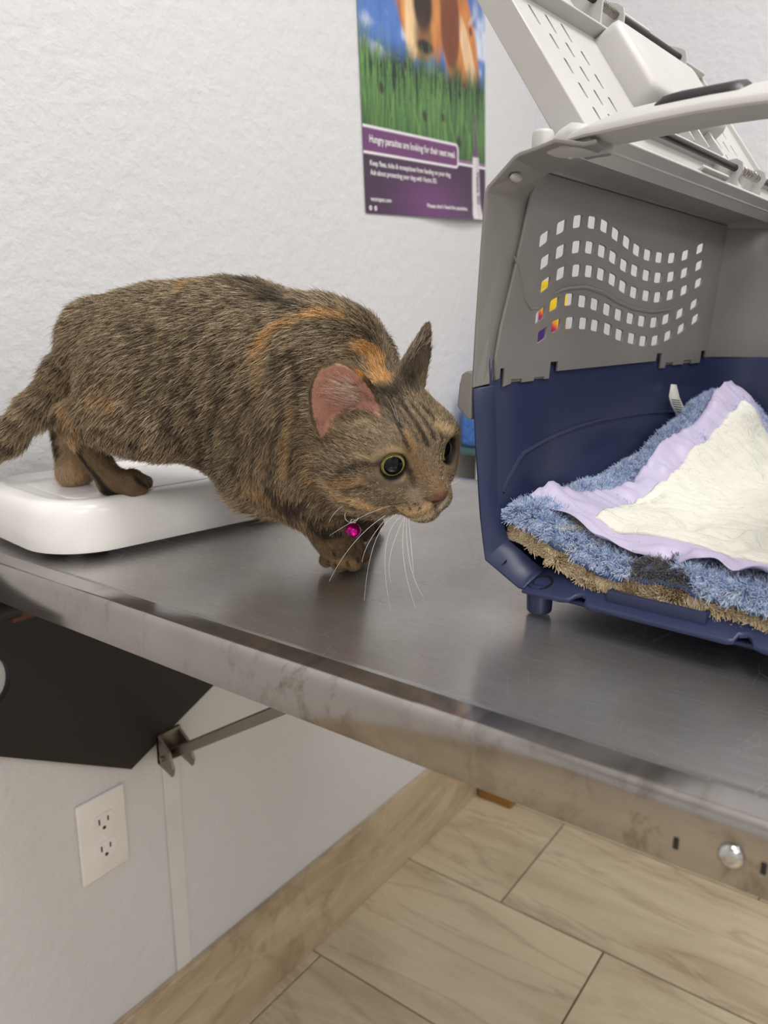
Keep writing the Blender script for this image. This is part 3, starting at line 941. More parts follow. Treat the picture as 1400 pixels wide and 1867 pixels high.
# ---- grey upper shell
def upv(w): return 0.1355 - 0.0095 * max(0.0, (w - 0.165)) / 0.14
def up_arr(w): return 0.1355 - 0.0095 * np.clip(w - 0.165, -0.02, 1) / 0.14
rows_ = [
    [(392, 425), (463, 375), (533, 350), (597, 354), (652, 370), (703, 405), (754, 440), (800, 474), (849, 496), (901, 507), (956, 509), (1015, 497), (1078, 468)],
    [(402, 525), (466, 481), (535, 461), (592, 463), (648, 480), (698, 506), (748, 541), (797, 564), (849, 585), (901, 595), (958, 591), (1016, 574), (1078, 542)],
    [(409, 625), (474, 576), (541, 564), (597, 567), (650, 580), (702, 604), (749, 634), (799, 660), (854, 674), (905, 681), (961, 671), (1020, 650), (1080, 618)],
    [(393, 760), (452, 712), (516, 691), (576, 699), (630, 712), (686, 735), (738, 758), (791, 774), (842, 786), (896, 792), (948, 777), (1008, 752), (1067, 711)],
    [(406, 847), (464, 806), (525, 794), (585, 796), (637, 805), (694, 821), (746, 846), (802, 862), (853, 874), (906, 871), (961, 850), (1018, 818), (1077, 776)]]
holes = []
for rw in rows_:
    C_ = []
    for (x, y) in rw:
        P = Lc(820 + x * 0.4143, 260 + y * 0.4143, v=0.131); C_.append((P[0], P[2]))
    for i, (u, w) in enumerate(C_):
        a = C_[max(i - 1, 0)]; b = C_[min(i + 1, len(C_) - 1)]
        sl_ = (b[1] - a[1]) / (b[0] - a[0]); sl_ = max(-0.6, min(0.6, sl_))
        hu = 0.0064 + 0.0030 * i / 12; hw = 0.0048 - 0.0004 * abs(i - 6) / 6
        lp = [(u + du * hu, w + dw * hw + sl_ * du * hu) for du, dw in ((-1, -0.75), (-0.75, -1), (0.75, -1), (1, -0.75), (1, 0.75), (0.75, 1), (-0.75, 1), (-1, 0.75))]
        holes.append(lp)
zs, zb, zt_ = 0.1655, 0.1715, 0.158       # seam, notch top, tab bottom
out = [(0.012, zs - 0.002), (0.017, zs - 0.001), (0.017, zb), (0.0225, zb), (0.0225, zt_), (0.0330, zt_ + 0.002), (0.0330, 0.163), (0.0480, 0.163), (0.0480, zt_ + 0.002), (0.0655, zt_ + 0.0025), (0.0655, 0.163), (0.0810, 0.163), (0.0810, zt_ + 0.003), (0.0885, zt_ + 0.003),
       (0.0885, 0.174), (0.1005, 0.174), (0.1005, zs + 0.001), (0.296, zs + 0.003), (0.296, 0.176), (0.309, 0.176), (0.309, zt_ + 0.003), (0.322, zt_ + 0.003), (0.322, 0.166), (0.342, 0.166), (0.342, zt_ + 0.005), (0.370, zt_ + 0.005), (0.370, 0.167), (0.392, 0.167), (0.392, zt_ + 0.005), (0.418, zt_ + 0.005),
       (0.418, 0.176), (0.431, 0.176), (0.431, zs + 0.003), (0.436, zs + 0.003), (0.436, 0.306), (0.044, 0.306), (0.036, 0.29), (0.024, 0.24), (0.013, 0.20), (0.010, 0.18)]
for s in (1, -1):
    me = plate_2d([out] + holes, 0.0022, 0.0003, 0)
    def _f(c, s=s):
        return np.stack([c[:, 0], s * (up_arr(c[:, 1]) - 0.0016 + c[:, 2]), c[:, 1]], 1)
    map_mesh(me, _f)
    if s < 0: me.flip_normals()
    link_obj('vented_side', me, M_grey_dim, car)
    # little webs that close the tab windows
    for ua, ub, za, zb_ in ((0.033, 0.048, zt_ + 0.003, 0.164), (0.0655, 0.081, zt_ + 0.0035, 0.164), (0.322, 0.342, zt_ + 0.006, 0.167), (0.370, 0.392, zt_ + 0.006, 0.168)):
        vq = upv(0.163)
        lo = (ua, min(s * (vq - 0.0008), s * (vq - 0.0002)), za); hi = (ub, max(s * (vq - 0.0008), s * (vq - 0.0002)), zb_)
        box('tab_web', lo, hi, M_grey_dim, car, 0)
    # raised S and wave lines pressed into the side
    for pts in ([(0.021, 0.248), (0.029, 0.242), (0.035, 0.232), (0.041, 0.220), (0.050, 0.214), (0.060, 0.214)],
                [(0.081, 0.225), (0.092, 0.2285), (0.104, 0.230), (0.131, 0.232), (0.161, 0.229), (0.193, 0.222), (0.228, 0.217), (0.271, 0.215), (0.310, 0.2175), (0.345, 0.226)]):
        r_ = [0.0006] + [0.0016] * (len(pts) - 2) + [0.0006]
        tube('raised_line', [(u, s * (upv(w) - 0.0026), w) for u, w in pts], r_, M_grey_dim, car, 8)
# grey back wall with rounded corners
x1 = TRAYLEN
bp = lambda w: [(0.434, upv(w) + 0.0002), (x1 - 0.022, upv(w) - 0.008), (x1 - 0.007, upv(w) - 0.024), (x1, upv(w) - 0.044), (x1, 0.0)]
lps = []
for w in (0.1685, 0.20, 0.25, 0.306):
    b_ = bp(w); lps.append([(x, y, w) for x, y in b_] + [(x, -y, w) for x, y in b_[::-1][1:]])
strip('back_panel', lps, M_grey_dim, car, 0.003, -1.0, mirror=False)
# roof margin on each side of the hatch opening
rm = [[(u, 0.1262, 0.304), (u, 0.1225, 0.3085), (u, 0.112, 0.3115), (u, 0.085, 0.314)] for u in (0.046, 0.15, 0.30, 0.436)]
rm.append([(0.4655, 0.085, 0.303), (0.466, 0.080, 0.3075), (0.466, 0.07, 0.311), (0.466, 0.06, 0.314)])
strip('roof_margin', rm, M_grey_dim, car, 0.003, 1.0)
strip('roof_rear', [[(0.468, v, 0.304), (0.462, v, 0.311), (0.448, v, 0.314)] for v in (-0.09, 0.0, 0.09)], M_grey_dim, car, 0.003, 0, mirror=False)
# grey front flange: post, chamfer, top corner
outer = [(0, 0.1450, 0.158), (0, 0.1435, 0.20), (0, 0.1410, 0.25), (0, 0.1388, 0.288), (0, 0.1370, 0.2915), (0, 0.1170, 0.3075), (0, 0.1130, 0.3090), (0, 0.1000, 0.3110), (0, 0.0880, 0.3135), (0, 0.0780, 0.3110), (0, 0.0680, 0.3085), (0, 0.0600, 0.3090)]
inner = [(0.0125, 0.1368, 0.161), (0.021, 0.1345, 0.20), (0.032, 0.1310, 0.25), (0.0435, 0.1282, 0.286), (0.0440, 0.1270, 0.289), (0.0460, 0.1200, 0.3045), (0.0465, 0.1160, 0.3060), (0.0465, 0.1000, 0.3085), (0.0465, 0.0900, 0.3105), (0.0465, 0.0820, 0.3110), (0.0465, 0.0760, 0.3110), (0.0465, 0.072, 0.3110)]
midl = [tuple(np.array(a) * 0.5 + np.array(b) * 0.5) for a, b in zip(outer, inner)]
strip('upper_flange', [outer, midl, inner], M_grey_dim, car, 0.0028, 0.0, smooth=None)
for s in (1, -1):
    bm = bmesh.new(); lathe_bm(bm, [(0.0030, -0.001), (0.0026, 0.0010), (0.0014, 0.0018), (0, 0.0020)], 20, Matrix.Translation((0.0140, s * 0.1235, 0.2975)) @ Matrix.Rotation(s * 2.2, 4, 'X') @ Matrix.Scale(2.2, 4, (1, 0, 0)))
    bm_obj('rivet', bm, M_grey_lit, car, smooth=60)
    # latch clip at the seam
    pts = [(0.1450, 0.1690), (0.1500, 0.1700), (0.1545, 0.1675), (0.1565, 0.1600), (0.1580, 0.1440), (0.1490, 0.1355), (0.1455, 0.1350)]
    lo = [(0.0, s * v, w) for v, w in pts]; hi = [(0.026, s * v, w) for v, w in pts]
    cl = loft('latch_clip', [lo, hi], M_grey_dim, car, smooth=None)
    mb = cl.modifiers.new('soft', 'BEVEL'); mb.width = 0.0012; mb.segments = 2
    # knob and pivot mount on the roof corner
    bm = bmesh.new(); lathe_bm(bm, [(0, -0.001), (0.0072, -0.001), (0.0070, 0.010), (0.0060, 0.0118), (0.0045, 0.0124), (0, 0.0124)], 24, Matrix.Translation((0.012, s * 0.1035, 0.3115)))
    bm_obj('roof_knob', bm, M_grey_lit, car, smooth=50)
    pm = []
    for uu_, k_ in ((0.008, 0.55), (0.012, 0.9), (0.022, 1.0), (0.034, 0.9), (0.040, 0.5)):
        pm.append([(uu_, s * v, 0.3110 + (w - 0.3110) * k_) for v, w in ((0.099, 0.3085), (0.098, 0.3160), (0.092, 0.3235), (0.084, 0.3270), (0.074, 0.3240), (0.068, 0.3150), (0.067, 0.3085))])
    loft('handle_mount', pm, M_grey_lit, car, smooth=60)
# carrying handle: box beam with sloping ends
sec = []
for v, wb, wt, ua, ub in ((-0.094, 0.3125, 0.3190, 0.014, 0.034), (-0.082, 0.3128, 0.3260, 0.006, 0.040), (-0.070, 0.3130, 0.3330, 0.001, 0.0445), (-0.062, 0.3130, 0.3360, 0.0, 0.045), (-0.036, 0.3140, 0.3372, 0.0, 0.045), (-0.024, 0.3145, 0.3374, 0.0, 0.045),
                          (0, 0.3150, 0.3376, 0.0, 0.045)):
    sec.append((v, wb, wt, ua, ub))
sec = sec + [(-v, wb, wt, ua, ub) for v, wb, wt, ua, ub in sec[::-1][1:]]
lps = []
for v, wb, wt, ua, ub in sec:
    r = 0.004; h_ = min(r, (wt - wb) * 0.3)
    wf = wb + 0.0035 + 0.10 * (wt - wb); wt = wt - 0.002
    lps.append([(ua + 0.001, v, wb + 0.0003), (ua, v, wb + 0.0015), (ua + 0.0006, v, wf - 0.001), (ua + 0.0030, v, wf + 0.001), (ua * 0.55 + ub * 0.45, v, wf * 0.42 + wt * 0.58), (ub - 0.010, v, wt - 0.0010), (ub - 0.003, v, wt), (ub, v, wt - 0.003), (ub, v, wb + 0.0035), (ub - 0.001, v, wb + 0.002)])
hd = loft('carry_handle', lps, M_grey_lit, car, smooth=45)
lps = []
for v, k in ((-0.016, 0.1), (-0.013, 0.85), (-0.008, 1.0), (0.024, 1.0), (0.030, 0.85), (0.034, 0.1)):
    lps.append([(0.016, v, 0.3250), (0.0165, v, 0.3262 + 0.0025 * k), (0.022, v, 0.3300 + 0.0035 * k), (0.034, v, 0.3340 + 0.0035 * k), (0.0415, v, 0.3340 + 0.0035 * k), (0.043, v, 0.3330)])
gr_ = loft('grip', lps, M_rubber, hd, smooth=50)

# ---- open top hatch: plate, rims, ribs; local frame (U along, D up the panel, N towards the inner face)
HA = math.radians(55.5)
HU, HL, HD = 0.026, 0.452, 0.172
hx = np.array([1.0, 0, 0]); hy = np.array([0, math.cos(HA), math.sin(HA)]); hz = np.array([0, -math.sin(HA), math.cos(HA)])
hp0 = np.array([HU, 0.0835, 0.3290])


def hmap(c): return hp0 + c[:, :1] * hx + c[:, 1:2] * hy + c[:, 2:3] * hz


slots = []
for D_ in (0.107, 0.086, 0.064, 0.0425, 0.021):
    for j in range(3):
        for U_ in (0.047 + 0.0235 * j + (0.003 if D_ < 0.1 else -0.006), HL - (0.047 + 0.0235 * j)):
            hl = 0.0088 if D_ > 0.1 else 0.0068
            slots.append([(U_ - 0.0017, D_ - hl), (U_ + 0.0017, D_ - hl), (U_ + 0.0017, D_ + hl), (U_ - 0.0017, D_ + hl)])
me = plate_2d([[(0.004, -0.010), (HL - 0.004, -0.010), (HL - 0.004, HD - 0.004), (0.004, HD - 0.004)]] + slots, 0.0026, 0.0, 0)
map_mesh(me, lambda c: hmap(c + np.array([0, 0, -0.0055])))
hatch = link_obj('hatch', me, M_grey_lit, car)
hatch['label'] = 'open grey roof hatch with slots and latch rods'


def hbox(bm, lo, hi, bev=0.0006):
    vs = box_bm(bm, lo, hi, bev, 1)
    for v in vs:
        q = hmap(np.array([v.co]))[0]; v.co = q


HB = -0.013
def hpart(name, lo, hi):
    bm = bmesh.new(); hbox(bm, lo, hi); return bm_obj(name, bm, M_grey_lit, hatch)
hpart('end_rim', (0, HB, -0.020), (0.0038, HD, 0.0)); hpart('end_rim', (HL - 0.0038, HB, -0.020), (HL, HD, 0.0))
hpart('side_rim', (0.0038, HB, -0.017), (HL - 0.0038, HB + 0.0032, 0.005)); hpart('side_rim', (0.0038, HD - 0.0032, -0.017), (HL - 0.0038, HD, 0.004))
hpart('long_rib', (0.120, 0.0205, -0.006), (HL - 0.0038, 0.0231, 0.0065)); hpart('long_rib', (0.0038, HD - 0.0480, -0.006), (HL - 0.0038, HD - 0.0454, 0.0065))
for D0, D1 in ((HB + 0.0032, 0.0205), (HD - 0.0454, HD - 0.0032)):
    Dm = (D0 + D1) / 2
    low_side = D0 < 0.1
    for U_ in ((0.278, 0.345) if low_side else (0.150, 0.190, 0.330)):
        pts = [(D0, -0.005), (D0, 0.004), (D0 + 0.005, 0.0075), (Dm - 0.006, 0.0155), (Dm, 0.0180), (Dm + 0.006, 0.0155), (D1 - 0.005, 0.0085), (D1, 0.0065), (D1, -0.005)]
        a = [tuple(hmap(np.array([[U_ - 0.0012, d, n_]]))[0]) for d, n_ in pts]; b = [tuple(hmap(np.array([[U_ + 0.0012, d, n_]]))[0]) for d, n_ in pts]
        loft('bracket', [a, b], M_grey_lit, hatch, smooth=None)
    for (ua, ub) in (((0.110, 0.278), (0.345, 0.440)) if low_side else ((0.012, 0.150), (0.188, 0.330))):
        q = hmap(np.array([[ua, Dm, 0.0105], [ub, Dm, 0.0105]]))
        tube('latch_rod', q, 0.0030, M_rod, hatch, 14)
    for (ua, ub) in (((0.280, 0.343),) if low_side else ((0.151, 0.189),)):
        pts = []
        for k in range(181):
            a = 2 * math.pi * k / 12; 
            pts.append(hmap(np.array([[ua + (ub - ua) * k / 180, Dm + 0.0036 * math.cos(a), 0.0105 + 0.0036 * math.sin(a)]]))[0])
        tube('coil_spring', pts, 0.00055, M_spring, hatch, 5)
    for ua in ((0.215,) if low_side else (0.255,)):
        bm = bmesh.new(); hbox(bm, (ua - 0.03, D0 if D0 < 0.1 else D1 - 0.004, 0.0), (ua + 0.03, D0 + 0.003 if D0 < 0.1 else D1, 0.009))
        bm_obj('rim_tab', bm, M_grey_lit, hatch)
# latch housing in the middle of the panel
def hl_(U0, U1, D0, D1, N, r): return [tuple(hmap(np.array([[x, y, N]]))[0]) for x, y in rrect(U1 - U0, D1 - D0, r, 5, (U0 + U1) / 2, (D0 + D1) / 2)]
loft('latch_housing', [hl_(0.146, 0.316, 0.0485, 0.1245, -0.0045, 0.010), hl_(0.147, 0.315, 0.050, 0.124, 0.0125, 0.010), hl_(0.149, 0.313, 0.052, 0.123, 0.0165, 0.009), hl_(0.153, 0.309, 0.056, 0.119, 0.0182, 0.006)], M_grey_lit, hatch, smooth=50)
for U_ in (0.175, 0.21, 0.245, 0.28): hpart('stiffener', (U_ - 0.0012, 0.0231, -0.005), (U_ + 0.0012, 0.049, 0.008))
# low hinge rail joining hatch and roof
box('hinge_rail', (HU + 0.03, 0.0795, 0.3145), (HU + HL - 0.03, 0.0835, 0.3195), M_grey_lit, car, 0.001)

# ------------------------------------------------------------------ bedding
def sst(a, b, x):
    t_ = np.clip((x - a) / (b - a), 0, 1); return t_ * t_ * (3 - 2 * t_)


def bed_top(u, v):
    u = np.asarray(u, float); v = np.asarray(v, float)
    base = 0.0500 + 0.076 * sst(0.10, 0.44, u) * (0.15 + 0.85 * sst(0.02, 0.10, v))
    base = base + 0.022 * sst(0.035, 0.125, v) * (1 - 0.85 * sst(0.08, 0.30, u)) - 0.006 * sst(0.0, -0.12, v) * (1 - sst(0.1, 0.3, u))
    P = np.stack([u.ravel(), v.ravel(), np.zeros(u.size)], 1)
    nz_ = value_noise(P, 24, 2).reshape(u.shape) - 0.5
    return base + 0.007 * nz_


def mat_layer(name, thick0, thick1, mat, parent, nu=70, nv=60, u0=0.004, u1=0.452, ve=0.1235, roll=0.013):
    """closed slab between bed_top-thick0 and bed_top-thick1 with a rounded rim"""
    S = np.linspace(0, 1, nu); Tv = np.linspace(-1, 1, nv)
    SS, TT = np.meshgrid(S, Tv, indexing='ij')
    U = u0 + (u1 - u0) * SS
    Vv = np.where(TT > 0, TT * ve, TT * (ve - 0.016))
    # rim profile: 0 at the edge, 1 inside
    eu = np.minimum((U - u0), (u1 - U)) / roll; ev = np.where(TT > 0, ve - Vv, ve - 0.016 + Vv) / roll
    e_ = np.clip(np.minimum(eu, ev), 0, 1); rim = np.sqrt(1 - (1 - e_) ** 2)
    zt = bed_top(U, Vv); midz = zt - (thick0 + thick1) / 2; hf = (thick1 - thick0) / 2
    top = midz + hf * rim; bot = midz - hf * rim
    front = 0.010 * np.exp(-(U - u0) / 0.02)
    A_ = np.stack([U, Vv, top], -1).reshape(-1, 3); B_ = np.stack([U, Vv, bot], -1).reshape(-1, 3)
    idx = np.arange(nu * nv).reshape(nu, nv)
    Qa = np.stack([idx[:-1, :-1], idx[1:, :-1], idx[1:, 1:], idx[:-1, 1:]], -1).reshape(-1, 4)
    Qb = Qa[:, ::-1] + nu * nv
    return np_mesh(name, np.concatenate([A_, B_]), np.concatenate([Qa, Qb]), mat, parent, smooth=True), (A_, Qa)


M_sherpa = plain('blue_fleece_backing', (98, 122, 172), 0.95, grain=0.4)
M_tan = NT('tan_fleece'); vv = M_tan.coord('Object', scale=(1, 0.35, 1))
M_tan.link(M_tan.ramp(M_tan.noise(vv, 130, 4, 0.65), [(0.3, srgb(190, 162, 122)), (0.7, srgb(226, 206, 170))]).outputs[0], M_tan.b.inputs['Base Color'])
M_tan.bump(M_tan.noise(vv, 160, 4, 0.7), 1.0, 0.004); M_tan.set(Roughness=0.95); M_tan = M_tan.m
bed = thing('fleece_mat', 'fluffy blue star-patterned fleece mat with tan underside inside the carrier', 'mat', tuple(CO), CTH)
low_, _ = mat_layer('tan_underside', 0.0135, 0.0275, M_tan, bed, u0=0.0165, roll=0.007)
topo, (BA, BQ) = mat_layer('blue_top', 0.0, 0.0185, M_sherpa, bed, u0=0.0135, nu=110, nv=80)
# star patches in (u, v)
def star_mask(u, v, cu_, cv_, R_, rot):
    a = np.arctan2(v - cv_, u - cu_) + rot; r = np.hypot(u - cu_, v - cv_)
    th = np.abs(((a / (2 * math.pi / 5) + 0.5) % 1) - 0.5) * (2 * math.pi / 5)      # angle from the nearest tip
    A_ = np.array([R_, 0.0]); B_ = 0.42 * R_ * np.array([math.cos(math.pi / 5), math.sin(math.pi / 5)])
    E_ = B_ - A_
    return r < (A_[0] * E_[1] - A_[1] * E_[0]) / (np.cos(th) * E_[1] - np.sin(th) * E_[0])


def fleece_cols(u, v, rs):
    n_ = len(u)
    t_ = rs.random(n_)[:, None]
    blue = lin((126, 158, 212)) * (1 - t_) + lin((240, 244, 250)) * t_
    for px, py, R_, rot, colr in ((1188, 1030, 0.030, 0.35, (112, 110, 112)), (1070, 968, 0.024, 1.0, (232, 232, 228)), (1005, 985, 0.020, 0.5, (236, 236, 232)), (1245, 1098, 0.022, 0.2, (232, 230, 224)), (1355, 1100, 0.010, 0.9, (60, 84, 150)), (1290, 732, 0.022, 0.4, (86, 86, 90)), (1212, 795, 0.020, 0.4, (90, 90, 92))):
        for _ in range(1):
            wq = 0.055 if py > 900 else 0.12
            P = Lc(px, py, w=wq)
            for it in range(6):
                P = Lc(px, py, w=float(bed_top(P[0], min(max(P[1], -0.12), 0.12))))
            m_ = star_mask(u, v, P[0], P[1], R_, rot)
            blue[m_] = (lin(colr) * (0.75 + 0.5 * t_[m_]))
    return blue


rs = np.random.default_rng(3)
tri = np.concatenate([BQ[:, [0, 1, 2]], BQ[:, [0, 2, 3]]])
a_, b_, c_ = BA[tri[:, 0]], BA[tri[:, 1]], BA[tri[:, 2]]
nrm = np.cross(b_ - a_, c_ - a_); ar = np.linalg.norm(nrm, axis=1) / 2; nrm /= (2 * ar[:, None] + 1e-12)
nrm[nrm[:, 2] < 0] *= -1
keep = ~((a_[:, 0] > 0.052) & (a_[:, 0] < 0.415) & (a_[:, 1] < 0.050) & (a_[:, 1] > -0.098))
pr_ = np.where(keep, ar, 0.0); pr_ /= pr_.sum()
NS = 150000
ti = rs.choice(len(tri), NS, p=pr_)
r1_, r2_ = np.sqrt(rs.random(NS)), rs.random(NS)
root = a_[ti] * (1 - r1_)[:, None] + b_[ti] * (r1_ * (1 - r2_))[:, None] + c_[ti] * (r1_ * r2_)[:, None]
nn = nrm[ti]
clump = np.stack([value_noise(root, 260, s) - 0.5 for s in (21, 22, 23)], 1)
dirn = nn * 0.8 + clump * 2.6 + rs.normal(0, 0.22, (NS, 3)) + np.array([-0.35, 0, -0.1]) * (root[:, :1] < 0.03)
dirn /= np.linalg.norm(dirn, axis=1)[:, None]
ln = rs.uniform(0.0038, 0.0062, NS)[:, None]
curl_ = rs.normal(0, 0.4, (NS, 3))
K = 4; ts = np.linspace(0, 1, K)
pts = np.stack([root + dirn * ln * t_ + curl_ * ln * 0.5 * t_ * t_ + np.array([0, 0, -0.4]) * ln * t_ * t_ * 0.4 for t_ in ts], 1)
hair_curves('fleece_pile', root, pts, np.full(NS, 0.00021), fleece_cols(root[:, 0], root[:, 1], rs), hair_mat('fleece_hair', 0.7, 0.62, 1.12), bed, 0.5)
# tan tufts along the front of the underside
NS2 = 9000
vt = rs.uniform(-0.106, 0.122, NS2); ang = rs.uniform(-0.2, 1.1, NS2)
zc = bed_top(np.full(NS2, 0.022), vt) - 0.0205
root = np.stack([0.0215 - 0.0050 * np.cos(ang * 0.8), vt, zc + 0.0062 * np.sin(ang * 2 - 0.7)], 1)
clump = np.stack([value_noise(root, 120, s) - 0.5 for s in (31, 32, 33)], 1)
dirn = np.array([-0.45, -0.7, 0.0]) + clump * 2.4 + rs.normal(0, 0.2, (NS2, 3)); dirn /= np.linalg.norm(dirn, axis=1)[:, None]
ln = rs.uniform(0.004, 0.007, NS2)[:, None]
pts = np.stack([root + dirn * ln * t_ for t_ in ts], 1)
t_ = rs.random(NS2)[:, None]
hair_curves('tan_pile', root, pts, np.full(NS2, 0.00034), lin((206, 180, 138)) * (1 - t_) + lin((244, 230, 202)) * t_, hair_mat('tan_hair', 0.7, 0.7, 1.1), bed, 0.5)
# care tag standing up against the wall
tp = [Lc(1236, 757, v=0.126), Lc(1226, 738, v=0.127), Lc(1222, 722, v=0.1285), Lc(1226, 700, v=0.1295)]
tw_ = [0.0125, 0.0120, 0.0095, 0.002]
M_tagc = plain('white_satin_tag', (232, 230, 222), 0.5); M_tink = plain('tag_ink', (70, 70, 72), 0.6)
lps = []
for (P, wd_) in zip(tp, tw_): lps.append([(P[0] - 0.004, P[1], P[2]), (P[0] - 0.004 + 2 * wd_, P[1] - 0.004, P[2] - wd_ * 0.25)])
o = strip('care_tag', lps, M_tagc, bed, 0.0004, 0, mirror=False, bev=0)
bm = bmesh.new()
for k in range(6):
    f_ = 0.12 + 0.5 * k / 6
    i_ = min(int(f_ * 3), 2); g = f_ * 3 - i_
    a = np.array(lps[i_][0]) * (1 - g) + np.array(lps[i_ + 1][0]) * g; b = np.array(lps[i_][1]) * (1 - g) + np.array(lps[i_ + 1][1]) * g
    nn_ = np.array([-0.25, -0.95, 0.0]) * 0.0006
    p = [a * 0.88 + b * 0.12 + nn_, a * 0.14 + b * 0.86 + nn_]
    vs = [bm.verts.new(tuple(q + np.array([0, 0, dz]))) for q, dz in ((p[0], 0), (p[1], 0), (p[1], 0.0007), (p[0], 0.0007))]
    bm.faces.new(vs)
bm_obj('tag_print', bm, M_tink, o)

# ------------------------------------------------------------------ pee pad: lavender film with a quilted white core
M_film = plain('lavender_film', (208, 199, 228), 0.42, spec=0.4)
M_film.node_tree.nodes['Principled BSDF'].inputs['Subsurface Weight'].default_value = 0.0
t = NT('white_quilt'); vv = t.coord('Object')
cr = t.noise(t.coord('Object', scale=(1, 0.35, 1), rot=(0, 0, 0.35)), 95, 4, 0.55, 1.2)
vor = t.add('ShaderNodeTexVoronoi', feature='DISTANCE_TO_EDGE'); vor.inputs['Scale'].default_value = 95; t.link(vv, vor.inputs['Vector'])
hgt = t.math('ADD', t.math('MULTIPLY', cr, 1.6), t.math('MULTIPLY', t.math('MINIMUM', vor.outputs['Distance'], 0.10), 1.1))
t.bump(hgt, 0.85, 0.0024); t.set(Base_Color=(*srgb(242, 240, 228), 1), Roughness=0.75); M_quilt = t.m
pad = thing('training_pad', 'white quilted pee pad with lavender film border lying over the fleece mat', 'pad', tuple(CO), CTH)
# corners in plan: front-left, front-right, back-right, back-left (the pad runs up the slope to the rear)
PC = [np.array(q) for q in ((0.024, 0.088), (0.024, -0.103), (0.435, -0.102), (0.447, 0.104))]


def pad_surface(off, s0, s1, t0, t1, ns, nt, wr, seed):
    S, T_ = np.meshgrid(np.linspace(s0, s1, ns), np.linspace(t0, t1, nt), indexing='ij')
    P = (PC[0][None, None] * ((1 - S) * (1 - T_))[..., None] + PC[1] * ((1 - S) * T_)[..., None] + PC[2] * (S * T_)[..., None] + PC[3] * (S * (1 - T_))[..., None])
    U, Vv = P[..., 0], P[..., 1]
    # left edge bows inwards in the middle
    Vv = Vv + 0.000 * np.sin(np.pi * S) * (1 - T_) ** 2
    Q3 = np.stack([U.ravel(), Vv.ravel(), np.zeros(U.size)], 1)
    z = bed_top(U, np.clip(Vv, -0.122, 0.122)) + 0.0085
    z = z + wr * (value_noise(Q3 * np.array([1.0, 2.2, 1]), 34, seed).reshape(U.shape) - 0.5) + wr * 0.6 * (value_noise(Q3 * np.array([2.0, 1, 1]), 85, seed + 1).reshape(U.shape) - 0.5)
    return U, Vv, z + off


def sheet(name, U, Vv, z, mat, parent, thick):
    ns, nt = U.shape; idx = np.arange(ns * nt).reshape(ns, nt)
    Q = np.stack([idx[:-1, :-1], idx[1:, :-1], idx[1:, 1:], idx[:-1, 1:]], -1).reshape(-1, 4)
    o_ = np_mesh(name, np.stack([U, Vv, z], -1).reshape(-1, 3), Q[:, ::-1], mat, parent, smooth=True)
    md_ = o_.modifiers.new('thick', 'SOLIDIFY'); md_.thickness = thick; md_.offset = -1
    return o_


U, Vv, z = pad_surface(0.0, 0, 1, 0, 1, 130, 80, 0.0075, 41)
S_, T_ = np.meshgrid(np.linspace(0, 1, 130), np.linspace(0, 1, 80), indexing='ij')
# border flaps: front hem ripples, left front corner kicks up
edge_d = np.minimum(np.minimum(S_, 1 - S_) * 2.0, T_)
z = z + 0.006 * np.exp(-edge_d / 0.035) * np.sin(9 * T_ + 14 * S_ + 1.0) + 0.002 * np.exp(-((S_ / 0.10) ** 2 + (T_ / 0.14) ** 2))
Vv = Vv + 0.026 * np.exp(-((S_ / 0.16) ** 2 + (T_ / 0.10) ** 2)); U = U + 0.012 * np.exp(-((S_ / 0.16) ** 2 + (T_ / 0.10) ** 2))
sheet('film_backing', U, Vv, z - 0.0006, M_film, pad, 0.0004)
U, Vv, z = pad_surface(0.0, 0.060, 0.93, 0.105, 0.965, 120, 80, 0.0075, 41)
S_, T_ = np.meshgrid(np.linspace(0, 1, 120), np.linspace(0, 1, 80), indexing='ij')
ed = np.minimum(np.minimum(S_, 1 - S_) * 2, np.minimum(T_, 1 - T_))
z = z + 0.0030 * (1 - np.exp(-ed / 0.02))
sheet('quilted_core', U, Vv, z - 0.0002, M_quilt, pad, 0.0018)
# ------------------------------------------------------------------ cat
KA = np.array([0.438, 0.663]); _a = np.array([0.097, -0.251]); _a /= np.linalg.norm(_a); _n = np.array([_a[1], -_a[0]])
KM = np.array([[_a[0], _a[1], 0], [-_n[0], -_n[1], 0], [0, 0, 1.0]])      # world -> cat (s forward, y to its left, z up)
KO = np.array([KA[0], KA[1], TZ])
KROT = math.atan2(_a[1], _a[0])


def tocat(P): return KM @ (np.asarray(P) - KO)


def cl_(px, py, l):
    """point on a pixel's ray at lateral offset l (positive = the cat's right flank, nearest the viewer)"""
    d = KM @ ray(px, py); o_ = KM @ (CAM - KO)
    return o_ + (-l - o_[1]) / d[1] * d


def cz_(px, py, z):
    d = KM @ ray(px, py); o_ = KM @ (CAM - KO)
    return o_ + (z - o_[2]) / d[2] * d


# head pose
def _rot(y, p, r):
    cy, sy = math.cos(y), math.sin(y); cp, sp = math.cos(p), math.sin(p); cr, sr = math.cos(r), math.sin(r)
    return np.array([[cy, -sy, 0], [sy, cy, 0], [0, 0, 1]]) @ np.array([[cp, 0, sp], [0, 1, 0], [-sp, 0, cp]]) @ np.array([[1, 0, 0], [0, cr, -sr], [0, sr, cr]])


HR = _rot(math.radians(-104.0), 0.2013, 0.1153)                # head axes in world
HC = CAM + np.array([0.4719, 0.3380, -0.0899]); HS = 0.0117
HRc = KM @ HR; HCc = tocat(HC)


def hd_(x, y, z): return HCc + HRc @ (np.array([x, y, z]) * HS)


H = 0.0019
LO = np.array([-0.185, -0.150, -0.004]); HI = np.array([0.425, 0.120, 0.272])
DIM = np.ceil((HI - LO) / H).astype(int) + 1
FLD = np.full(DIM, 1.0, np.float32)
REG = {}


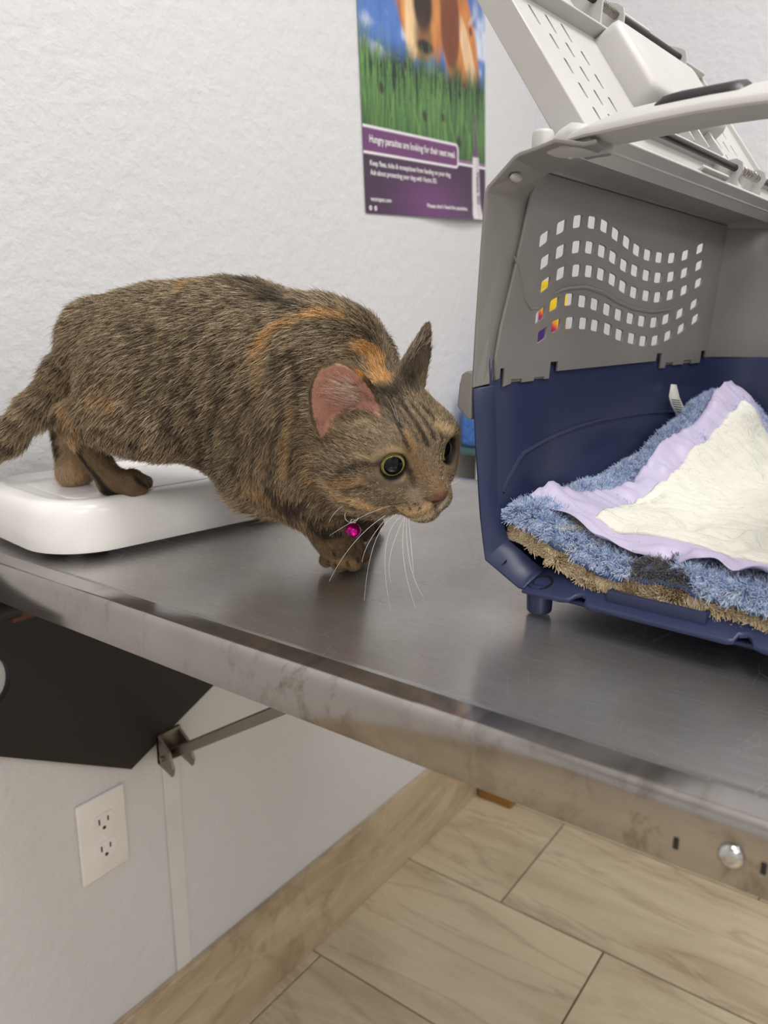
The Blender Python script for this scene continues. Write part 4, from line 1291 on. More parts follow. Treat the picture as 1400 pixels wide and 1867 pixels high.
def sub_box(lo, hi):
    i0 = np.maximum(np.floor((lo - LO) / H).astype(int), 0); i1 = np.minimum(np.ceil((hi - LO) / H).astype(int) + 1, DIM)
    ax = [(LO[k] + np.arange(i0[k], i1[k]) * H).astype(np.float32) for k in range(3)]
    return tuple(slice(i0[k], i1[k]) for k in range(3)), ax


def d_cone(P, a, b, ra, rb):
    ba = b - a; L2 = float(ba @ ba)
    t_ = np.clip(((P[0] - a[0]) * ba[0] + (P[1] - a[1]) * ba[1] + (P[2] - a[2]) * ba[2]) / L2, 0, 1)
    return np.sqrt((P[0] - a[0] - t_ * ba[0]) ** 2 + (P[1] - a[1] - t_ * ba[1]) ** 2 + (P[2] - a[2] - t_ * ba[2]) ** 2) - (ra + (rb - ra) * t_)


def d_ell(P, c, r, R_=None):
    q = [P[0] - c[0], P[1] - c[1], P[2] - c[2]]
    if R_ is not None:
        q = [q[0] * R_[0, k] + q[1] * R_[1, k] + q[2] * R_[2, k] for k in range(3)]
    k0 = np.sqrt((q[0] / r[0]) ** 2 + (q[1] / r[1]) ** 2 + (q[2] / r[2]) ** 2)
    k1 = np.sqrt((q[0] / r[0] ** 2) ** 2 + (q[1] / r[1] ** 2) ** 2 + (q[2] / r[2] ** 2) ** 2)
    return k0 * (k0 - 1) / np.maximum(k1, 1e-6)


def smin(a, b, k):
    h = np.maximum(k - np.abs(a - b), 0) / k
    return np.minimum(a, b) - h * h * k * 0.25


PRIMS = []


def put(lo, hi, fn, k, region, sub=False):
    pad_ = 0.022
    sl_, ax = sub_box(np.asarray(lo) - pad_, np.asarray(hi) + pad_)
    P = np.meshgrid(*ax, indexing='ij', sparse=True)
    d = fn(P).astype(np.float32)
    if sub:
        FLD[sl_] = -smin(-FLD[sl_], d, k)
    else:
        FLD[sl_] = smin(FLD[sl_], d, k); PRIMS.append((region, fn))


def cone(a, b, ra, rb, k=0.012, region='body'):
    a = np.asarray(a); b = np.asarray(b); m_ = max(ra, rb)
    put(np.minimum(a, b) - m_, np.maximum(a, b) + m_, lambda P: d_cone(P, a, b, ra, rb), k, region)


def ball(c, r, k=0.012, region='body', R_=None):
    r = np.asarray(r if hasattr(r, '__len__') else (r, r, r), float); c = np.asarray(c); m_ = r.max()
    put(c - m_, c + m_, lambda P: d_ell(P, c, r, R_), k, region)


# torso: elliptical sections between the silhouettes of back and belly
ST = [(172, 566, 720, 3.2, -0.004), (192, 545, 765, 4.6, -0.002), (225, 524, 800, 5.8, 0.0), (290, 506, 822, 7.1, 0.0), (350, 502, 852, 7.4, 0.0),
      (420, 495, 880, 7.4, 0.0), (480, 500, 898, 7.3, 0.002), (540, 527, 905, 7.0, 0.008), (600, 560, 890, 6.4, 0.018), (650, 604, 850, 5.2, 0.03)]
TS = []
for x, t0_, b0_, hw, lc in ST:
    a = cl_(x, t0_, lc); b = cl_(x, b0_, lc)
    TS.append(((a[0] + b[0]) / 2, (a[2] + b[2]) / 2, (a[2] - b[2]) / 2 - 0.0055, hw * 0.01 - 0.005, -lc))
TS = np.array(TS)


def d_torso(P):
    s_ = P[0]
    cz, hz, hy, cy = (np.interp(s_, TS[:, 0], TS[:, i]) for i in (1, 2, 3, 4))
    r_ = np.sqrt(((P[1] - cy) / hy) ** 2 + ((P[2] - cz) / hz) ** 2)
    d = (r_ - 1) * np.minimum(hy, hz)
    ds = np.maximum(np.maximum(TS[0, 0] - s_, s_ - TS[-1, 0]), 0)
    return np.where(ds > 0, np.sqrt(np.maximum(d, 0) ** 2 + ds ** 2), d)


put((TS[0, 0] - 0.02, -0.10, 0.0), (TS[-1, 0] + 0.02, 0.09, 0.27), d_torso, 0.01, 'body')
CM_ = 0.01
# rump cap, shoulder mass, neck
ball(cl_(172, 628, -0.006), (0.026, 0.036, 0.036), 0.03)
ball(cl_(535, 760, 0.045), (0.050, 0.034, 0.066), 0.04)
ball(cl_(600, 660, 0.03), (0.045, 0.05, 0.045), 0.04)
cone(cl_(600, 740, 0.025), hd_(-3.0, 0, -0.4), 0.056, 0.045, 0.035, 'neck')
cone(cl_(560, 840, 0.02), hd_(-1.5, 0, -2.4), 0.045, 0.028, 0.03, 'neck')
ball(cl_(500, 860, 0.0), (0.040, 0.055, 0.028), 0.03)
# near foreleg
E1, E2, E3 = cl_(565, 800, 0.060), cl_(535, 868, 0.066), cl_(608, 982, 0.052)
cone(E1, E2, 0.034, 0.027, 0.03, 'leg'); cone(E2 + np.array([0.004, 0, -0.004]), E3, 0.0245, 0.0145, 0.02, 'leg')
NT_ = [((606, 1000), (595, 1021), .0066), ((617, 996), (618, 1026), .0074), ((633, 994), (642, 1026), .0076), ((646, 992), (660, 1012), .0070)]
cone(E3, cz_(628, 1004, 0.014), 0.0142, 0.0150, 0.01, 'paw')
for (k0, k1, r) in NT_:
    cone(cz_(*k0, 0.016), cz_(*k1, r + 0.0005), 0.0076, r, 0.0018, 'paw')
# far foreleg
F1, F2, F3 = cl_(625, 800, -0.040), cl_(622, 880, -0.046), cl_(648, 938, -0.050)
cone(F1, F2, 0.030, 0.022, 0.03, 'leg'); cone(F2, F3, 0.020, 0.0145, 0.02, 'leg')
f3 = cz_(655, 962, 0.013); cone(F3, f3, 0.0142, 0.0145, 0.01, 'paw')
for (k1, r) in (((640, 975), .0074), ((661, 974), .0078), ((679, 966), .0076), ((688, 954), .007)):
    cone(f3 + np.array([0, 0, 0.003]), cz_(*k1, r + 0.0005), 0.0076, r, 0.0018, 'paw')
SZ = 0.0479                                             # scale platform height
# near hind leg
ball(cl_(236, 730, 0.044), (0.045, 0.024, 0.045), 0.03, 'thigh')
K1, K2 = cl_(288, 785, 0.056), cl_(126, 762, 0.052)
cone(K1, K2, 0.0225, 0.0125, 0.022, 'thigh')
K3 = cz_(205, 880, SZ + 0.0115)
cone(K2, K3, 0.0125, 0.0115, 0.008, 'hleg')
k4 = cz_(238, 880, SZ + 0.0125); cone(K3, k4, 0.0115, 0.0115, 0.008, 'hpaw')
for (k1, r) in (((240, 892), .0068), ((256, 889), .0070), ((266, 880), .0066)):
    cone(k4 + np.array([0.002, 0, 0.003]), cz_(*k1, SZ + r + 0.0004), 0.0078, r, 0.004, 'hpaw')
# far hind leg
G1, G2 = cl_(190, 715, -0.042), cl_(112, 742, -0.050)
cone(G1, G2, 0.030, 0.0135, 0.02, 'thigh')
G3 = cz_(130, 862, SZ + 0.0125)
cone(G2, G3, 0.0135, 0.0125, 0.008, 'fhleg')
cone(G3, cz_(152, 862, SZ + 0.011), 0.0125, 0.0110, 0.008, 'fhleg')
# tail
TP = [cl_(160, 622, -0.004), cl_(116, 680, 0.000), cl_(62, 750, 0.008), cl_(15, 795, 0.012), cl_(-40, 838, 0.018), cl_(-92, 866, 0.024)]
TR = [0.0185, 0.0140, 0.0128, 0.0124, 0.0115, 0.0095]
for i in range(5): cone(TP[i], TP[i + 1], TR[i], TR[i + 1], 0.012, 'tail')
# head
def hball(c, r, k=0.012, reg='head'): ball(hd_(*c), np.array(r) * HS, k, reg, HRc)
def hcone(a, b, ra, rb, k=0.01, reg='head'): cone(hd_(*a), hd_(*b), ra * HS, rb * HS, k, reg)
hball((-0.7, 0, 1.0), (4.1, 3.95, 3.35), 0.02)
for s in (1, -1):
    hball((0.2, s * 2.45, -1.0), (2.7, 2.25, 2.35), 0.016)
    hball((1.95, s * 1.65, 1.50), (1.35, 1.30, 0.95), 0.012)
    hball((3.55, s * 0.86, -2.0), (1.20, 1.08, 1.02), 0.007)
    hball((2.2, s * 2.0, -0.9), (1.4, 1.1, 1.0), 0.012)
    hball((1.25, s * 2.75, 0.75), (1.45, 1.35, 1.45), 0.014)
hcone((2.2, 0, 1.4), (4.25, 0, -0.75), 1.25, 0.72, 0.010)
hball((4.55, 0, -1.25), (0.66, 0.70, 0.52), 0.005)
hcone((0.2, 0, -2.3), (3.2, 0, -2.75), 1.7, 0.85, 0.012)
hball((3.60, 0, -2.95), (0.90, 0.85, 0.62), 0.004)
EYE = {}
for s in (1, -1):
    ec = np.array([2.30, s * 1.90, 0.50]); ax_ = np.array([math.cos(0.44), s * math.sin(0.44), 0.0]); ax_ /= np.linalg.norm(ax_)
    EYE[s] = (hd_(*ec), HRc @ ax_)
    c0 = hd_(*(ec + ax_ * 0.05)); R0 = 1.06 * HS
    put(c0 - R0, c0 + R0, lambda P, c0=c0, R0=R0: -(-d_ell(P, c0, (R0, R0, R0))), 0.003, 'head', sub=True) if False else None
    # lids hug the eyeball: a soft ring on it, the aperture cut through whatever lies in front
    e0 = hd_(*ec); axw = HRc @ ax_
    def ring(P, e0=e0, axw=axw):
        q = [P[i] - e0[i] for i in range(3)]
        h_ = q[0] * axw[0] + q[1] * axw[1] + q[2] * axw[2]
        rr = np.sqrt(np.maximum(q[0] ** 2 + q[1] ** 2 + q[2] ** 2 - h_ ** 2, 0))
        return np.sqrt((rr - 0.89 * HS) ** 2 + (h_ - 0.44 * HS) ** 2) - 0.20 * HS
    put(e0 - 1.5 * HS, e0 + 1.5 * HS, ring, 0.006, 'head')
    def cut(P, e0=e0, axw=axw):
        q = [P[i] - e0[i] for i in range(3)]
        h_ = q[0] * axw[0] + q[1] * axw[1] + q[2] * axw[2]
        rr = np.sqrt(np.maximum(q[0] ** 2 + q[1] ** 2 + q[2] ** 2 - h_ ** 2, 0))
        return np.maximum(rr - 0.74 * HS - 0.35 * np.maximum(h_ - 0.6 * HS, 0), 0.25 * HS - h_) * 0.9
    put(e0 - 2.2 * HS, e0 + 2.2 * HS, cut, 0.0015, 'x', sub=True)
EAR = {}
EXPO = {-1: 0.52, 1: 0.85}


def ear(side, base, tip, inner, L_, Wd, depth, opening=None):
    base = np.array(base, float); tip = np.array(tip, float)
    up = (tip - base) / np.linalg.norm(tip - base)
    sd = np.array(inner if inner is not None else (1.0, 0.3, 3.0), float) - base; sd -= up * (sd @ up); sd /= np.linalg.norm(sd)
    op = np.cross(sd, up) * 1.0
    if op @ np.array([0.4, side, 0]) < 0: op = -op
    if opening is not None:
        op = np.array(opening, float); op -= up * (op @ up); op /= np.linalg.norm(op); sd = np.cross(up, op)
    b = hd_(*base); U = HRc @ up; S = HRc @ sd; O = HRc @ op
    L_ *= HS; Wd *= HS; depth *= HS; th = 0.26 * HS
    EAR[side] = (b, U, S, O, L_, Wd, depth)
    def fn(P):
        q = [P[i] - b[i] for i in range(3)]
        h_ = sum(q[i] * U[i] for i in range(3)); x_ = sum(q[i] * S[i] for i in range(3)); d_ = sum(q[i] * O[i] for i in range(3))
        hn = np.clip(h_ / L_, 0, 1)
        R_ = Wd * np.clip(1 - hn ** 2.3, 0.0, 1) ** EXPO[side] + 1e-4
        back = -depth * (1 - 0.75 * hn) * (1 - np.clip(x_ / R_, -1.2, 1.2) ** 2) * (R_ / Wd)
        e1 = np.abs(d_ - back) * 0.75 - th * (1.25 - 0.6 * hn)
        e2 = (np.abs(x_) - R_) * 0.75
        return np.maximum(np.maximum(e1, e2), np.maximum(h_ - L_, -h_ - 0.5 * HS))
    c = b + U * L_ / 2
    put(c - L_ * 0.75, c + L_ * 0.75, fn, 0.004, 'ear')


ear(-1, (-0.30, -2.95, 2.2), (0.05, -4.85, 6.35), (0.95, -1.9, 3.7), 4.65, 2.15, 1.35)
ear(1, (-0.80, 2.15, 3.1), (-1.55, 4.1, 7.25), None, 4.75, 1.8, 1.1, opening=(0.42, 0.9, -0.1))


# ---- polygonise (surface nets)
def surface_nets(F):
    S = F < 0
    n0, n1, n2 = F.shape
    c = np.zeros((n0 - 1, n1 - 1, n2 - 1), np.uint8)
    for dx in (0, 1):
        for dy in (0, 1):
            for dz in (0, 1): c += S[dx:n0 - 1 + dx, dy:n1 - 1 + dy, dz:n2 - 1 + dz]
    act = (c > 0) & (c < 8)
    ids = np.full(act.shape, -1, np.int64); I = np.argwhere(act); ids[act] = np.arange(len(I))
    acc = np.zeros((len(I), 3)); cnt = np.zeros(len(I))
    cor = [(dx, dy, dz) for dx in (0, 1) for dy in (0, 1) for dz in (0, 1)]
    val = {k: F[I[:, 0] + k[0], I[:, 1] + k[1], I[:, 2] + k[2]] for k in cor}
    for a in cor:
        for ax in range(3):
            if a[ax]: continue
            b = list(a); b[ax] = 1; b = tuple(b)
            va, vb = val[a], val[b]; m_ = (va < 0) != (vb < 0)
            t_ = va[m_] / (va[m_] - vb[m_])
            p = np.tile(np.array(a, float), (m_.sum(), 1)); p[:, ax] = t_
            acc[m_] += p; cnt[m_] += 1
    V = (I + acc / cnt[:, None])
    Q = []
    for ax in range(3):
        o1, o2 = (ax + 1) % 3, (ax + 2) % 3
        sl0 = [slice(None)] * 3; sl1 = [slice(None)] * 3; sl0[ax] = slice(0, -1); sl1[ax] = slice(1, None)
        a_, b_ = S[tuple(sl0)], S[tuple(sl1)]
        E = np.argwhere(a_ != b_)
        E = E[(E[:, o1] > 0) & (E[:, o2] > 0) & (E[:, o1] < F.shape[o1] - 1) & (E[:, o2] < F.shape[o2] - 1)]
        flip = a_[E[:, 0], E[:, 1], E[:, 2]]
        quad = []
        for d1, d2 in ((-1, -1), (0, -1), (0, 0), (-1, 0)):
            c_ = E.copy(); c_[:, o1] += d1; c_[:, o2] += d2
            quad.append(ids[c_[:, 0], c_[:, 1], c_[:, 2]])
        q = np.stack(quad, 1); q[~flip] = q[~flip][:, ::-1]
        Q.append(q)
    return V, np.concatenate(Q)


CV, CQ = surface_nets(FLD)
CV = LO + CV * H
# keep the largest connected piece only
lab = np.arange(len(CV))
ed_ = np.concatenate([CQ[:, [0, 1]], CQ[:, [1, 2]], CQ[:, [2, 3]]])
for _ in range(400):
    m_ = np.minimum(lab[ed_[:, 0]], lab[ed_[:, 1]]); old = lab.copy()
    np.minimum.at(lab, ed_[:, 0], m_); np.minimum.at(lab, ed_[:, 1], m_); lab = lab[lab]
    if (old == lab).all(): break
main_ = np.bincount(lab).argmax(); kv = lab == main_
remap = np.cumsum(kv) - 1; CQ = remap[CQ[kv[CQ[:, 0]]]]; CV = CV[kv]
# a little smoothing
for _ in range(2):
    acc = np.zeros_like(CV); cnt = np.zeros(len(CV))
    for i in range(4):
        a, b = CQ[:, i], CQ[:, (i + 1) % 4]
        np.add.at(acc, a, CV[b]); np.add.at(cnt, a, 1)
    CV = CV * 0.5 + 0.5 * acc / np.maximum(cnt, 1)[:, None]


def fld(P):
    q = np.clip((P - LO) / H, 0, DIM - 1.001); i = q.astype(int); f = q - i
    r = 0
    for dx in (0, 1):
        for dy in (0, 1):
            for dz in (0, 1):
                r = r + (f[:, 0] if dx else 1 - f[:, 0]) * (f[:, 1] if dy else 1 - f[:, 1]) * (f[:, 2] if dz else 1 - f[:, 2]) * FLD[i[:, 0] + dx, i[:, 1] + dy, i[:, 2] + dz]
    return r


def cast(pxs, pre=None):
    """pixel -> point on the cat's surface (cat frame), nan where missed"""
    pxs = np.asarray(pxs, float)
    o_ = KM @ (CAM - KO); D = np.stack([KM @ ray(x, y) for x, y in pxs]); D /= np.linalg.norm(D, axis=1)[:, None]
    t_ = np.full(len(D), 0.40); hit = np.zeros(len(D), bool)
    for _ in range(420):
        P = o_ + D * t_[:, None]
        inside = ((P > LO) & (P < HI)).all(1)
        v = np.where(inside, fld(P), 0.004)
        hit |= inside & (v < 0.0003)
        t_ = np.where(hit, t_, t_ + np.clip(v * 0.6, 0.0006, 0.004))
    P = o_ + D * t_[:, None]; P[~hit] = np.nan
    return P


# region weights at points
def region_w(P, width=0.006):
    names = sorted({r for r, _ in PRIMS}); D = np.full((len(names), len(P)), 9.0)
    Pt = [P[:, 0], P[:, 1], P[:, 2]]
    for r, fn in PRIMS:
        i = names.index(r); D[i] = np.minimum(D[i], fn(Pt))
    W_ = np.exp(-(D - D.min(0)) / width); W_ /= W_.sum(0)
    return {nm: W_[i] for i, nm in enumerate(names)}


# ---- coat: the fur's pattern, plus painted shade between the toes. Marks are strokes laid on the body surface
STROKES = []


def stroke(pxs, wpx, rgb, a=0.85, soft=0.5):
    P = cast(pxs); P = P[~np.isnan(P[:, 0])]
    if len(P) == 0: return
    STROKES.append((P, wpx * 0.00043, np.asarray(lin(rgb)), a, soft))


DK = (34, 28, 22); OR = (214, 158, 88); CRM = (226, 200, 160); TAN = (176, 138, 92); GRY = (150, 134, 112)


def hs(x): return [(560 + a * 0.2143, 620 + b * 0.2143) for a, b in x]     # from a close-up's pixels


# --- body
stroke([(340, 512), (420, 510), (470, 520), (520, 545)], 26, (40, 33, 27), 0.8, 0.9)
stroke([(225, 520), (300, 508), (360, 506)], 15, (38, 32, 26), 0.85, 0.9)
stroke([(455, 505), (500, 520), (540, 540)], 9, OR, 0.8, 0.8)
stroke([(360, 512), (340, 525)], 9, OR, 0.55, 0.9)
stroke([(470, 535), (515, 550), (560, 565)], 14, (40, 33, 27), 0.85, 0.8)
stroke([(478, 640), (490, 610), (520, 588), (560, 576), (600, 572), (628, 580)], 12, OR, 0.72, 0.8)
stroke([(475, 700), (476, 660)], 9, (178, 136, 84), 0.6, 0.9)
stroke([(560, 592), (610, 592), (660, 610), (690, 640)], 13, (50, 42, 33), 0.75, 0.9)
stroke([(665, 640), (690, 655), (700, 690), (665, 695)], 19, OR, 0.95, 0.5)
for x0, y0, x1, y1, w, al in ((520, 640, 500, 860, 9, .45), (552, 640, 535, 850, 9, .5), (470, 720, 465, 860, 9, .4), (430, 660, 430, 860, 9, .35), (395, 620, 400, 860, 9, .35), (360, 600, 365, 850, 9, .35), (320, 600, 330, 820, 9, .35), (285, 590, 300, 800, 9, .35), (250, 580, 262, 760, 9, .3)):
    stroke([(x0 + (x1 - x0) * t_ + 9 * math.sin(7 * t_ + x0) + 4 * math.sin(19 * t_ + 2 * x0), y0 + (y1 - y0) * t_) for t_ in np.linspace(0, 1, 9)], w, (30, 25, 20), al + 0.25, 0.95)
stroke([(540, 740), (528, 790), (520, 850)], 8, (190, 150, 96), 0.5, 0.9); stroke([(575, 820), (565, 870), (600, 905)], 9, (186, 146, 94), 0.55, 0.9)
stroke([(380, 880), (440, 890), (500, 905)], 16, (178, 136, 86), 0.7, 0.9)
# thigh and hind legs
for pts in ([(245, 690), (275, 730), (330, 790)], [(200, 730), (240, 765), (300, 800)], [(170, 770), (215, 795), (270, 815)], [(150, 790), (185, 812)]):
    stroke(pts, 8, (52, 42, 32), 0.6, 0.8)
stroke([(170, 720), (210, 735)], 14, (196, 150, 96), 0.65, 0.9); stroke([(112, 745), (135, 775), (165, 810)], 8, (180, 138, 88), 0.6, 0.9)
stroke([(120, 790), (150, 840), (185, 885), (200, 898)], 8, (30, 24, 20), 0.95, 0.5); stroke([(185, 895), (215, 902)], 7, (28, 22, 18), 0.95, 0.5)
stroke([(245, 870), (258, 882), (268, 886)], 5, (36, 28, 22), 0.9, 0.5)
stroke([(98, 760), (98, 790), (105, 830)], 9, (42, 33, 26), 0.9, 0.5); stroke([(125, 800), (135, 840), (140, 868)], 17, (206, 168, 128), 0.9, 0.5)
# tail rings
for (x, y) in ((112, 668), (86, 708), (60, 738), (36, 770), (8, 795)):
    stroke([(x - 16, y - 14), (x, y), (x + 16, y + 14)], 8, (52, 44, 36), 0.75, 0.7)
stroke([(0, 805), (20, 812)], 12, (34, 28, 24), 0.8, 0.7)
# forelegs
for y, xa, xb in ((915, 520, 560), (938, 545, 590), (958, 565, 610), (970, 572, 618)):
    stroke([(xa, y), ((xa + xb) / 2, y + 9), (xb, y + 4)], 7, (26, 21, 17), 0.95, 0.6)
stroke([(490, 890), (505, 915), (530, 935)], 15, (34, 27, 21), 0.85, 0.7)
stroke([(600, 1018), (640, 1028)], 9, (190, 148, 96), 0.45, 0.9)
for (x, y) in ((609, 1020), (633, 1022), (652, 1014)): stroke([(x - 3, y - 16), (x, y + 9)], 3.0, (24, 19, 15), 1.0, 0.4)  # dark lines painted between the toes as crease shade
stroke([(640, 940), (665, 950), (690, 960)], 24, (38, 30, 24), 0.85, 0.8)
# head
stroke(hs([(700, 480), (740, 620), (800, 750), (850, 870), (880, 950)]), 5.5, DK, 0.9, 0.5)
stroke(hs([(800, 520), (880, 640), (960, 760), (1030, 900)]), 5, DK, 0.85, 0.5)
stroke(hs([(760, 560), (840, 680), (910, 790), (960, 870)]), 3.5, DK, 0.6, 0.5)
stroke(hs([(900, 560), (980, 660), (1060, 790), (1090, 860)]), 4, DK, 0.8, 0.5)
stroke(hs([(980, 560), (1060, 650), (1120, 760), (1150, 850)]), 4.5, DK, 0.8, 0.5)
stroke(hs([(470, 410), (600, 440), (740, 450), (860, 400)]), 19, (46, 38, 30), 0.85, 0.8)
stroke(hs([(620, 480), (690, 560), (740, 660)]), 12, (70, 58, 44), 0.6, 0.9)
stroke(hs([(850, 300), (920, 200), (985, 60), (1010, 0)]), 26, (52, 42, 32), 0.85, 0.7)
stroke(hs([(840, 790), (900, 900), (920, 940)]), 5, (196, 158, 106), 0.6, 0.7)
stroke(hs([(300, 1140), (400, 1080), (520, 1050), (620, 1050)]), 5.5, (52, 40, 28), 0.8, 0.6)
stroke(hs([(110, 1130), (200, 1180), (320, 1160)]), 7, (66, 52, 36), 0.6, 0.8)
stroke(hs([(330, 1290), (440, 1250), (520, 1270)]), 4.5, (60, 46, 32), 0.75, 0.6)
stroke(hs([(560, 1200), (680, 1210), (820, 1230)]), 6, (74, 58, 40), 0.6, 0.8)
stroke(hs([(160, 1230), (300, 1240), (460, 1190)]), 7, (190, 146, 92), 0.6, 0.8)
stroke(hs([(250, 1330), (420, 1380), (620, 1430), (700, 1440)]), 10, (216, 176, 128), 0.85, 0.8)
stroke(hs([(420, 980), (560, 1010), (620, 960), (720, 930), (800, 960)]), 5, (186, 160, 124), 0.65, 0.8)
stroke(hs([(640, 1150), (760, 1190), (850, 1140)]), 4, (188, 160, 126), 0.6, 0.8)
stroke(hs([(880, 1010), (930, 1080), (990, 1160), (1080, 1220), (1150, 1260)]), 15, (150, 118, 84), 0.75, 0.9)
stroke(hs([(850, 1120), (900, 1180), (910, 1240)]), 5, (58, 42, 32), 0.75, 0.7)
stroke(hs([(780, 1440), (900, 1470), (1020, 1430), (1080, 1390)]), 9, (224, 186, 138), 0.85, 0.8)
stroke(hs([(760, 1510), (880, 1525), (980, 1510), (1060, 1470)]), 7, (226, 200, 166), 0.8, 0.7)
stroke(hs([(1130, 1420), (1190, 1350)]), 5, (238, 220, 202), 0.8, 0.8)
stroke(hs([(830, 1020), (850, 1075), (880, 1120)]), 4.5, (44, 32, 26), 0.85, 0.6)
stroke(hs([(1000, 1345), (1060, 1375), (1100, 1415)]), 2.6, (60, 38, 32), 0.8, 0.5)
stroke(hs([(1130, 1050), (1160, 1150), (1190, 1230)]), 5, (66, 50, 36), 0.75, 0.7)
stroke(hs([(1110, 730), (1180, 760), (1230, 780)]), 8, (206, 178, 132), 0.8, 0.7)
for r_, off in ((((770, 1395), (860, 1385), (930, 1390)), 0), (((745, 1450), (820, 1450), (880, 1445), (960, 1430)), 0), (((800, 1500), (860, 1510)), 0)):
    for q in hs(r_): stroke([q], 2.8, (20, 15, 12), 1.0, 0.3)
stroke(hs([(250, 760), (380, 740), (500, 700)]), 6, (214, 190, 152), 0.75, 0.8)
# bare skin
BARE = []
nose_pts = cast(hs([(1040, 1330), (1090, 1350), (1130, 1330), (1170, 1310), (1120, 1380), (1105, 1400), (1150, 1350)]))


def coat_color(P, W_, rs):
    """base colour for points on the coat"""
    n_ = len(P)
    body = lin((110, 95, 74)); col = np.tile(body, (n_, 1))
    hw = W_['head'] + 0.7 * W_['ear']; lw = W_['leg'] + W_['paw'] + W_['hleg'] + W_['hpaw'] + W_['thigh'] * 0.4; tw2 = W_['tail']
    col = col * (1 - hw)[:, None] + lin((130, 111, 87)) * hw[:, None]
    col = col * (1 - lw)[:, None] + lin((124, 101, 73)) * lw[:, None]
    col = col * (1 - tw2)[:, None] + lin((134, 115, 90)) * tw2[:, None]
    fh = W_['fhleg']; col = col * (1 - fh)[:, None] + lin((190, 164, 132)) * fh[:, None]
    # warm belly
    bw = sst(0.075, 0.045, P[:, 2]) * (W_['body'] + W_['neck']); bw = np.clip(bw, 0, 1) * 0.7
    col = col * (1 - bw)[:, None] + lin((176, 146, 104)) * bw[:, None]
    # soft mottling
    m_ = value_noise(P, 70, 5) * 0.6 + value_noise(P, 160, 6) * 0.4
    col = col * (0.62 + 0.76 * m_)[:, None]
    for pts, w, c, a, soft in STROKES:
        lo = pts.min(0) - w * 2.2; hi = pts.max(0) + w * 2.2
        ix = np.where(((P > lo) & (P < hi)).all(1))[0]
        if len(ix) == 0: continue
        Q = P[ix]; d = np.full(len(ix), 9.0)
        if len(pts) == 1: d = np.linalg.norm(Q - pts[0], axis=1)
        for p0, p1 in zip(pts, pts[1:]):
            e = p1 - p0; L2 = max(float(e @ e), 1e-12)
            t_ = np.clip((Q - p0) @ e / L2, 0, 1); d = np.minimum(d, np.linalg.norm(Q - p0 - t_[:, None] * e, axis=1))
        d = d * (0.8 + 0.4 * value_noise(Q, 240, 8))
        k = a * (1 - sst(1 - soft, 1 + soft, d / w))
        if soft > 0.75: k = np.clip(k * (0.35 + 1.3 * value_noise(Q, 75, 12)), 0, 1)
        col[ix] = col[ix] * (1 - k)[:, None] + c * k[:, None]
    return col


CW = region_w(CV)
vcol = coat_color(CV, CW, None) * 0.8
# skin inside the near/far ears, nose leather, eye rims
ear_in = np.zeros(len(CV)); 
for side, (b, U_, S_, O_, L_, Wd, dp) in EAR.items():
    q = CV - b; h_ = q @ U_; x_ = q @ S_; d_ = q @ O_
    R_ = Wd * np.clip(1 - np.clip(h_ / L_, 0, 1) ** 2.3, 0.0, 1) ** EXPO[side] + 1e-4
    hn = np.clip(h_ / L_, 0, 1)
    back = -dp * (1 - 0.75 * hn) * (1 - np.clip(x_ / R_, -1.2, 1.2) ** 2) * (R_ / Wd)
    inside = (d_ > back + 0.0004) & (np.abs(x_) < R_ * 0.93) & (h_ > -0.002) & (h_ < L_ * 0.97) & (d_ < back + 0.012)
    ear_in = np.maximum(ear_in, inside * 1.0)


def lerp(c, k, rgb): return c * (1 - k)[:, None] + lin(rgb) * k[:, None]


vcol = lerp(vcol, ear_in * (0.80 + 0.15 * value_noise(CV, 160, 77)), (200, 146, 130))
nosec = hd_(4.75, 0, -1.55)
hl = (CV - HCc) @ HRc / HS                               # head-local units
nk = (1 - sst(0.75, 1.05, np.sqrt(((hl[:, 0] - 5.0) / 0.9) ** 2 + (hl[:, 1] / (0.62 * np.clip(1.3 + (hl[:, 2] + 1.45) * 0.9, 0.3, 1.4))) ** 2 + ((hl[:, 2] + 1.42) / 0.50) ** 2))) * (hl[:, 0] > 3.9)
vcol = lerp(vcol, nk * 0.9, (116, 74, 60))
mouth = (np.abs(hl[:, 1]) < 0.10) & (hl[:, 0] > 4.0) & (hl[:, 2] < -1.85) & (hl[:, 2] > -2.5)
vcol = lerp(vcol, mouth * 0.5, (84, 56, 44))
for s in (1, -1):
    nst = np.sqrt(((hl[:, 1] - s * 0.36) / 0.20) ** 2 + ((hl[:, 2] + 1.62) / 0.15) ** 2) < 1
    vcol = lerp(vcol, (nst & (hl[:, 0] > 4.2)) * 0.9, (36, 20, 18))
eyedist = np.full(len(CV), 9.0)
for s in (1, -1):
    ec, ax_ = EYE[s]
    q = CV - ec; h_ = q @ ax_; rr = np.sqrt(np.maximum((q ** 2).sum(1) - h_ ** 2, 0)) / HS
    rim = np.where(h_ > 0, rr, 9.0); eyedist = np.minimum(eyedist, rim)
vcol = lerp(vcol, (1 - sst(0.84, 0.98, eyedist)) * 0.97, (24, 18, 15))

t = NT('cat_skin_and_underfur'); vc = t.add('ShaderNodeVertexColor', layer_name='Col'); t.link(vc.outputs[0], t.b.inputs['Base Color']); t.set(Roughness=0.6)
t.b.inputs['Specular IOR Level'].default_value = 0.3
t.bump(t.noise(t.coord('Object'), 700, 2), 0.25, 0.0006)
cat = thing('cat', 'brown tabby cat with orange patches stepping off the scale towards the carrier', 'cat', tuple(KO), KROT)
body_o = np_mesh('body', CV, CQ, t.m, cat, smooth=True, colors=vcol)

